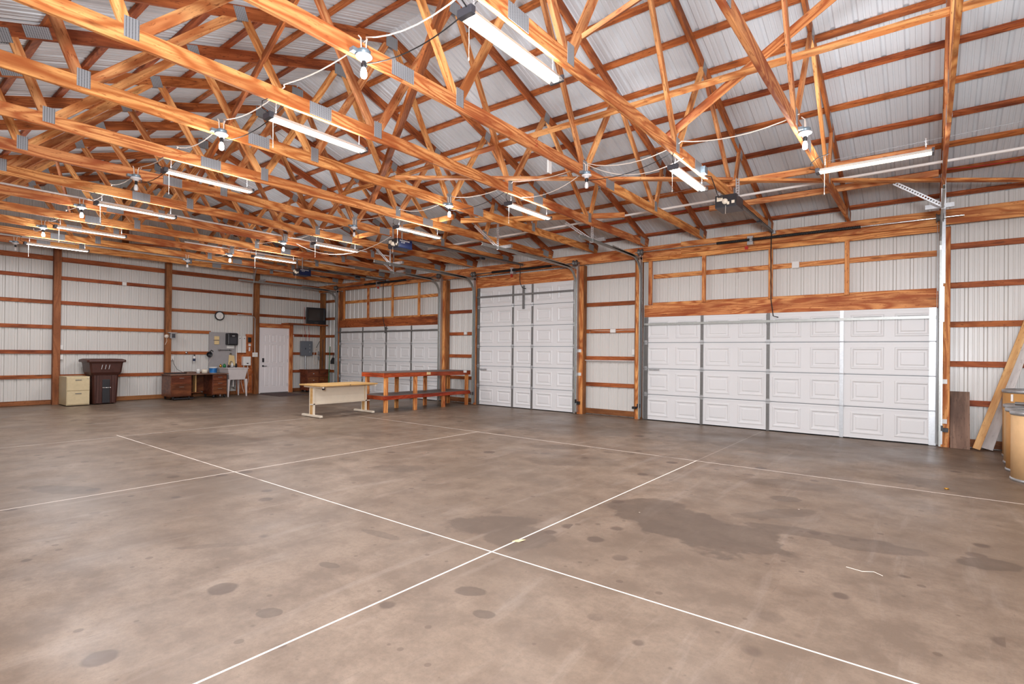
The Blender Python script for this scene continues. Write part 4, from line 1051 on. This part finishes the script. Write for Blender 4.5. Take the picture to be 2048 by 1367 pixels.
# ------------------------------------------------------------------ wheeled bin
r = thing('wheeled_bin', 'Dark brown wheeled rubbish bin with closed lid beside the filing cabinet', 'bin', (-16.55, 4.29, 0), 0.0)
def loft(mb, rings):
    n = len(rings[0]); vs = [v for g in rings for v in g]
    mb.add(vs, [(i * n + k, i * n + (k + 1) % n, (i + 1) * n + (k + 1) % n, (i + 1) * n + k) for i in range(len(rings) - 1) for k in range(n)])
    mb.add(rings[0], [tuple(range(n - 1, -1, -1))]); mb.add(rings[-1], [tuple(range(n))])
    return mb
def rr(cx, hx, hy, z, c=.04, cy=0):
    return [(cx + sx * (hx - a), cy + sy * (hy - b), z) for sx, sy, a, b in ((-1, -1, 0, c), (-1, -1, c, 0), (1, -1, c, 0), (1, -1, 0, c), (1, 1, 0, c), (1, 1, c, 0), (-1, 1, c, 0), (-1, 1, 0, c))]
loft(MB(), [rr(0, .25, .245, .02), rr(0, .27, .26, .35), rr(0, .285, .275, .74)]).build('bin_body', M_BIN, r, bevel=.006)
loft(MB(), [rr(0, .30, .30, .73), rr(0, .34, .32, .80), rr(0, .365, .345, 1.02), rr(0, .38, .36, 1.06)]).build('upper_collar', M_BIN, r, bevel=.006)
loft(MB(), [rr(0, .40, .40, 1.05), rr(0, .41, .405, 1.075), rr(0, .40, .40, 1.11), rr(0, .34, .34, 1.135)]).build('lid', M_BIN, r, bevel=.006)
MB().box(.27, .29, -.07, .09, .03, .62).build('grab_recess', M_BLACK, r, bevel=.01)
MB().tube([(.30, -.075, .415), (.30, .095, .415)], .011, 8).build('grab_bar', M_CHROME, r)
for a in (-.17, .15): MB().beam((.285, a, .03), (.295, a * .96, .72), .05, .03, up=(0, 1, 0)).build('front_rib', M_BIN, r, bevel=.006)
for i in range(3): MB().beam((.392, -.12 + i * .075, .88), (.395, -.10 + i * .075, .99), .008, .006).build('moulded_mark', M_GALV, r)
for s in (-1, 1): MB().lathe([(0, -.025), (.11, -.025), (.115, 0), (.11, .025), (0, .025)], (-.26, s * .27, .115), 18, 'y').build('wheel', M_BLACK, r)
# ------------------------------------------------------------------ desk
r = thing('office_desk', 'Old walnut double-pedestal desk on casters against the left wall', 'desk', (-16.53, 6.46, 0))
dy = lambda y: y - 6.46
def wboard(name, x0, x1, y0, y1, z0, z1, parent, mat=M_WALNUT, bevel=.003):
    """box part with grain along Y"""
    o = MB().box(-(y1 - y0) / 2, (y1 - y0) / 2, -(x1 - x0) / 2, (x1 - x0) / 2, -(z1 - z0) / 2, (z1 - z0) / 2).build(name, mat, parent, ((x0 + x1) / 2, (y0 + y1) / 2, (z0 + z1) / 2), bevel)
    o.rotation_euler = (0, 0, PI / 2); return o
wboard('desk_top', -.36, .36, dy(5.70), dy(7.23), .685, .712, r, M_GREYB)
wboard('left_pedestal', -.34, .31, dy(5.73), dy(6.25), .09, .685, r)
wboard('right_pedestal', -.34, .31, dy(6.80), dy(7.20), .10, .685, r)
wboard('modesty_panel', -.30, -.28, dy(6.25), dy(6.80), .18, .685, r)
wboard('shelf_board', -.28, .05, dy(6.25), dy(6.62), .16, .18, r)
wboard('kneehole_divider', -.1, .06, dy(6.44), dy(6.475), .18, .66, r, M_OAK)
for nm, y0, y1, zs in (('left', 5.745, 6.235, ((.10, .43), (.44, .67))), ('right', 6.815, 7.185, ((.11, .34), (.35, .50), (.51, .67)))):
    for z0, z1 in zs:
        d = wboard('drawer', .31, .328, dy(y0), dy(y1), z0, z1, r)
        o = MB().box(-.06, .06, -.006, .006, -.006, .006).build('drawer_pull', M_CHROME, d, (0, -.018, (z1 - z0) / 2 - .07))
for y in (5.80, 6.20, 6.85, 7.15):
    for x in (-.28, .27):
        MB().tube([(x, dy(y) - .012, .03), (x, dy(y) + .012, .03)], .03, 12).box(x - .02, x + .02, dy(y) - .02, dy(y) + .02, .045, .092).build('caster', M_BLACK, r)
MB().box(.33, .40, dy(5.78), dy(6.28), .03, .06).build('dolly_board', M_BLACK, r)
# on the desk
DT = .713
tag(MB().box(-16.80, -16.45, 5.76, 6.18, DT, DT + .025).build('dark_tray', M_BLACK, bevel=.004), 'Flat dark tray at the left end of the desk', 'tray')
tag(MB().box(-16.62, -16.40, 6.20, 6.42, DT, DT + .055).build('cardboard_box', M_GREYB, bevel=.003), 'Low brown cardboard box on the desk', 'box')
tag(MB().lathe([(0, 0), (.05, 0), (.055, .11), (.05, .125), (0, .125)], (-16.5, 6.53, DT), 18).build('white_tub', M_WHITE), 'Small white tub on the desk right of the cardboard box', 'tub')
tag(MB().lathe([(0, 0), (.085, 0), (.085, .10), (.06, .115), (0, .115)], (-16.5, 6.70, DT), 18).build('wipes_jar', M_CREAM), 'Pale green-white round jar in the middle of the desk', 'jar')
r = thing('cleaner_bucket', 'White bucket with a bright blue label on the desk', 'bucket', (-16.42, 6.90, DT))
MB().lathe([(0, 0), (.095, 0), (.108, .16), (.115, .165), (.115, .18), (0, .18)], n=24).build('bucket_body', M_WHITE, r)
MB().lathe([(.0975, .015), (.1085, .145)], n=24).build('bucket_label', flat('blue_label', srgb(40, 120, 190), .4, wear=.6), r)
# ------------------------------------------------------------------ laundry sink
r = thing('utility_sink', 'Pale plastic utility sink on splayed legs beside the desk', 'sink', (-16.62, 7.57, 0))
mb = MB()
oy, ox = .29, .30
rings = [[(-ox + .06, -oy + .06, .50), (ox - .06, -oy + .06, .50), (ox - .06, oy - .06, .50), (-ox + .06, oy - .06, .50)], [(-ox, -oy, .83), (ox, -oy, .83), (ox, oy, .83), (-ox, oy, .83)],
         [(-ox - .02, -oy - .02, .83), (ox + .02, -oy - .02, .83), (ox + .02, oy + .02, .83), (-ox - .02, oy + .02, .83)], [(-ox - .02, -oy - .02, .86), (ox + .02, -oy - .02, .86), (ox + .02, oy + .02, .86), (-ox - .02, oy + .02, .86)],
         [(-ox + .03, -oy + .03, .86), (ox - .03, -oy + .03, .86), (ox - .03, oy - .03, .86), (-ox + .03, oy - .03, .86)], [(-ox + .09, -oy + .09, .53), (ox - .09, -oy + .09, .53), (ox - .09, oy - .09, .53), (-ox + .09, oy - .09, .53)]]
mb.add([v for g in rings for v in g], [(i * 4 + k, i * 4 + (k + 1) % 4, i * 4 + 4 + (k + 1) % 4, i * 4 + 4 + k) for i in range(5) for k in range(4)] + [(20, 21, 22, 23), (3, 2, 1, 0)])
mb.build('basin', M_SINK, r, bevel=.008)
for sx in (-1, 1):
    for sy in (-1, 1):
        MB().add([(sx * (ox - .06 + a) + b, sy * (oy - .04 + a) + c, z) for z, a, w in ((0.0, .02, .015), (.52, 0, .035)) for b, c in ((-w, -w), (w, -w), (w, w), (-w, w))],
                 [(0, 3, 2, 1), (4, 5, 6, 7), (0, 1, 5, 4), (1, 2, 6, 5), (2, 3, 7, 6), (3, 0, 4, 7)]).build('leg', M_SINK, r)
MB().tube([(0, 0, .50), (0, 0, .30), (0, .02, .24), (-.1, .03, .24), (-.3, .03, .30)], .02, 8).build('drain_pipe', M_PVC, r)
MB().tube([(-.24, 0, .86), (-.24, 0, 1.0), (-.18, 0, 1.05), (-.1, 0, 1.03)], .012, 8).build('faucet', M_CHROME, r)
SX, SZ = -16.87, .861
sinkstuff = [(7.30, M_BRASS, .035, .10, 'amber bottle', 'Amber jar leftmost on the sink ledge'), (7.41, M_GREEN, .045, .11, 'green jar', 'Green round jar on the sink ledge'), (7.53, M_BIN, .03, .08, 'brown jar', 'Small dark jar on the sink ledge beside the green one'),
             (7.64, M_WHITE, .035, .15, 'soap bottle', 'White and teal soap bottle on the sink ledge'), (7.76, M_BCABLE, .03, .12, 'dark bottle', 'Dark bottle rightmost on the sink ledge')]
for y, m, rad, h, nm, lab in sinkstuff:
    tag(MB().lathe([(0, 0), (rad, 0), (rad, h * .65), (rad * .5, h * .85), (rad * .5, h), (0, h)], (SX, y, SZ), 14).build(nm.replace(' ', '_'), m), lab, 'bottle')
# ------------------------------------------------------------------ drawer unit in the corner
r = thing('drawer_unit', 'Dark walnut drawer unit in the corner under the television', 'drawer unit', (-16.62, 10.33, 0))
wboard('carcass', -.28, .20, -.42, .40, .06, .735, r)
wboard('unit_top', -.30, .22, -.44, .42, .735, .76, r)
for y0, y1 in ((-.41, -.02), (.02, .39)):
    for z0, z1 in ((.08, .28), (.30, .50), (.52, .72)):
        d = wboard('drawer', .20, .215, y0, y1, z0, z1, r)
        MB().box(-.02, .02, -.014, -.004, -.01, .01).build('drawer_knob', M_CHROME, d)
for x in (-.22, .15):
    for y in (-.36, .34): MB().box(x - .02, x + .02, y - .02, y + .02, 0, .06).build('foot', M_BLACK, r)
# brooms and shovel in the corner
r = thing('push_broom', 'Green-handled broom leaning in the corner by the left garage door', 'broom', (-16.12, 10.50, 0))
MB().tube([(0, 0, .14), (-.12, .12, 1.55)], .013, 8).build('handle', M_GREEN, r); MB().box(-.05, .05, -.14, .14, .0, .14).build('brush_head', M_TAN, r, bevel=.02)
r = thing('long_shovel', 'Dark long-handled tool leaning behind the drawer unit', 'shovel', (-16.89, 10.90 - .18, 0))
MB().tube([(.02, 0, .10), (.0, .04, 1.80)], .014, 8).build('handle', M_BIN, r); MB().box(-.02, .0, -.08, .10, .0, .28).build('blade', M_BLACK, r)
cable('hose_coil', [(-16.915, 10.50 + .07 * math.cos(a * PI / 8), 1.2 + .30 * math.sin(a * PI / 8)) for a in range(17)], .009, M_CABLE, 'White hose loop hanging on the corner post', 'hose')
for i, z in enumerate((1.32, 1.14)):
    tag(MB().box(-16.93, -16.89, 10.56, 10.65, z - .06, z + .06).build('outlet_plate', M_GALV, bevel=.003), ('Upper' if i == 0 else 'Lower') + ' outlet box on the corner post behind the drawer unit', 'outlet')
r = thing('dust_pan', 'Black dustpan hanging beside the left garage door track', 'dustpan', (-16.25, 10.70, .95))
MB().add([(0, 0, 0), (.2, 0, 0), (.2, 0, .10), (.14, 0, .22), (.06, 0, .22), (0, 0, .10), (0, -.05, 0), (.2, -.05, 0), (.2, -.05, .10), (.14, -.02, .22), (.06, -.02, .22), (0, -.05, .10)],
         [(0, 1, 2, 3, 4, 5), (11, 10, 9, 8, 7, 6)] + [(i, i + 6, (i + 1) % 6 + 6, (i + 1) % 6) for i in range(6)]).build('pan', M_BLACK, r); MB().tube([(.1, -.01, .22), (.1, -.01, .36)], .012, 6).build('handle', M_BLACK, r)
# door mat
tag(MB().box(-16.80, -15.45, 8.40, 9.30, .001, .012).build('door_mat', M_MAT, bevel=.003), 'Dark mat on the floor in front of the entry door', 'mat')

# ------------------------------------------------------------------ drafting table
r = thing('drafting_table', 'Oak-topped drafting table with white modesty panel in the room middle', 'table', (0, 0, 0))
o = MB().box(-.72, .72, -.40, .40, -.013, .013).build('table_top', M_OAK, r, (-10.17, 6.90, .672), .003); o.rotation_euler = (0, 0, PI / 2)
MB().box(-10.20, -10.17, 6.27, 7.58, .285, .655).build('modesty_panel', M_CREAM, r)
MB().box(-10.19, -10.13, 6.20, 7.68, .262, .285).build('foot_rail', M_CREAM, r)
for y in (6.27, 7.58):
    lg = MB().box(-10.29, -10.13, y - .018, y + .018, .05, .62).build('leg', M_CREAM, r)
    MB().box(-10.255, -10.165, y - .024, y + .024, .06, .61).build('leg_inlay', M_OAK, lg)
    MB().box(-10.56, -9.86, y - .03, y + .03, .012, .055).build('foot', M_CREAM, r, bevel=.004)
    MB().box(-10.50, -9.80, y - .02, y + .02, .62, .658).build('top_support', M_CREAM, r)
    for x in (-10.5, -9.92): MB().lathe([(0, 0), (.018, 0), (.014, .013), (0, .013)], (x, y, 0), 10).build('glide', M_GALV, r)
MB().lathe([(0, -.02), (.03, -.02), (.03, .02), (0, .02)], (-9.83, 6.29, .615), 14, 'y').build('tilt_knob', M_BLACK, r)
MB().box(-9.765, -9.755, 6.88, 6.90, .668, .68).build('top_latch', M_BLACK, r)

# ------------------------------------------------------------------ workbench
r = thing('workbench', 'Long stained two-level workbench in front of the left garage door', 'workbench', (0, 0, 0))
bx0, bx1, by0, by1 = -10.50, -9.68, 7.72, 10.60
wt = MB().box(bx0, bx1, by0, by1, .905, .918).build('worktop', M_BENCHTOP, r)
MB().box(bx0 + .02, bx1 - .02, by0 + .02, by1 - .02, .378, .392).build('lower_shelf', M_BENCHTOP, r)
for z, h in ((.855, .098), (.335, .085)):
    nm = 'top_apron' if z > .5 else 'shelf_apron'
    for x in (bx0 + .019, bx1 - .019): board(nm, (x, by0, z), (x, by1, z), h, .038, M_BENCH, r)
    for y in (by0 + .019, by1 - .019): board(nm, (bx0 + .04, y, z), (bx1 - .04, y, z), h, .036, M_BENCH, r)
for y in (by0 + .10, 8.70, 9.65, by1 - .09):
    for x in (bx0 + .085, bx1 - .055):
        board('leg', (x, y, 0), (x, y, .806), .089, .06, M_WOOD, r, up=(0, 1, 0))
MB().box(bx1 + .001, bx1 + .03, 9.02, 9.12, .84, .90).build('outlet_cover', M_TAN, r)
MB().box(bx1 + .001, bx1 + .03, 10.33, 10.42, .86, .92).build('outlet_cover', M_WHITE, r)

# ------------------------------------------------------------------ right corner: boards and drums
tag(board('grey_board', (.39, 10.66, 0.0), (.39, 10.86, .865), .235, .02, M_GREYB, up=(1, 0, 0)), 'Short grey-brown board standing against the wall right of the jamb', 'board')
tag(board('leaning_timber', (.575, 10.60, .03), (1.22, 10.76, 2.2), .09, .038, M_PINE, up=(1, 0, 0)), 'Pale knotty timber leaning against the wall behind the drums', 'timber')
tag(board('white_plank', (.695, 10.70, .03), (1.27, 10.86, 2.25), .15, .02, M_WHITEB, up=(1, 0, 0)), 'Whitewashed plank leaning behind the knotty timber', 'plank')
tag(board('brown_board', (1.27, 10.68, .03), (1.56, 10.84, 1.75), .42, .02, M_GREYB, up=(1, 0, 0)), 'Dark brown board leaning behind the tallest drum', 'board')
def make_drum(rad, h, mat, label, loc):
    r = thing('fibre_drum', label, 'drum', loc, 0, 'fibre drums at the right edge')
    MB().lathe([(0, .004), (rad, .004), (rad, h - .02), (rad - .01, h - .02), (rad - .012, .02)], n=40).build('drum_body', mat, r)
    MB().lathe([(rad - .012, 0), (rad + .006, 0), (rad + .009, .015), (rad + .004, .03), (rad, .032)], n=40).build('bottom_chime', M_GALV, r)
    MB().lathe([(rad, h - .055), (rad + .008, h - .05), (rad + .011, h - .03), (rad + .009, h - .012), (rad - .01, h - .004), (rad - .012, h - .03), (rad - .012, h - .05)], n=40).build('rim_band', M_GALV, r)
    return r
d = make_drum(.29, .80, M_DRUM2, 'Frontmost pale fibre drum, cut by the right edge of the picture', (1.045, 8.42, 0))
make_drum(.29, .785, M_DRUM, 'Orange fibre drum directly behind the frontmost drum', (1.06, 9.08, 0))
make_drum(.29, .79, M_DRUM2, 'Narrow glimpsed fibre drum between the orange and the tallest', (1.09, 9.68, 0))
t3 = make_drum(.34, .96, M_DRUM, 'Tallest fibre drum at the back, with dark rim', (1.18, 10.33, 0))
r = thing('pipe_scrap', 'White and brass pipe scraps lying across the middle drums', 'pipe', (.98, 9.40, .815))
MB().tube([(-.10, -.05, .0), (.25, -.15, .0)], .022, 10).build('grey_rod', M_STILE, r); MB().tube([(-.12, .05, .02), (-.12, .05, .11)], .013, 8).build('white_pipe', M_PVC, r); MB().tube([(.02, -.02, .02), (.02, -.02, .12)], .022, 10).build('brass_fitting', M_BRASS, r)

# small floor litter
tag(MB().lathe([(0, 0), (.022, 0), (.02, .012), (0, .016)], (.16, 7.30, 0), 12).build('bottle_cap', M_BRASS), 'Small orange cap lying on the floor below the right garage door', 'cap')
tag(MB().add([(-2.42, 3.12, .001), (-2.37, 3.14, .001), (-2.34, 3.19, .012), (-2.40, 3.17, .006)], [(0, 1, 2, 3)]).build('dry_leaf', M_TAN), 'Tiny pale leaf on the floor near the joint crossing', 'leaf')
cable('string_scrap', [(-.42, 4.15, .003), (-.33, 4.13, .003), (-.27, 4.17, .003), (-.22, 4.13, .003)], .0022, M_CABLE, 'Scrap of white string on the floor at lower right', 'string', 4)
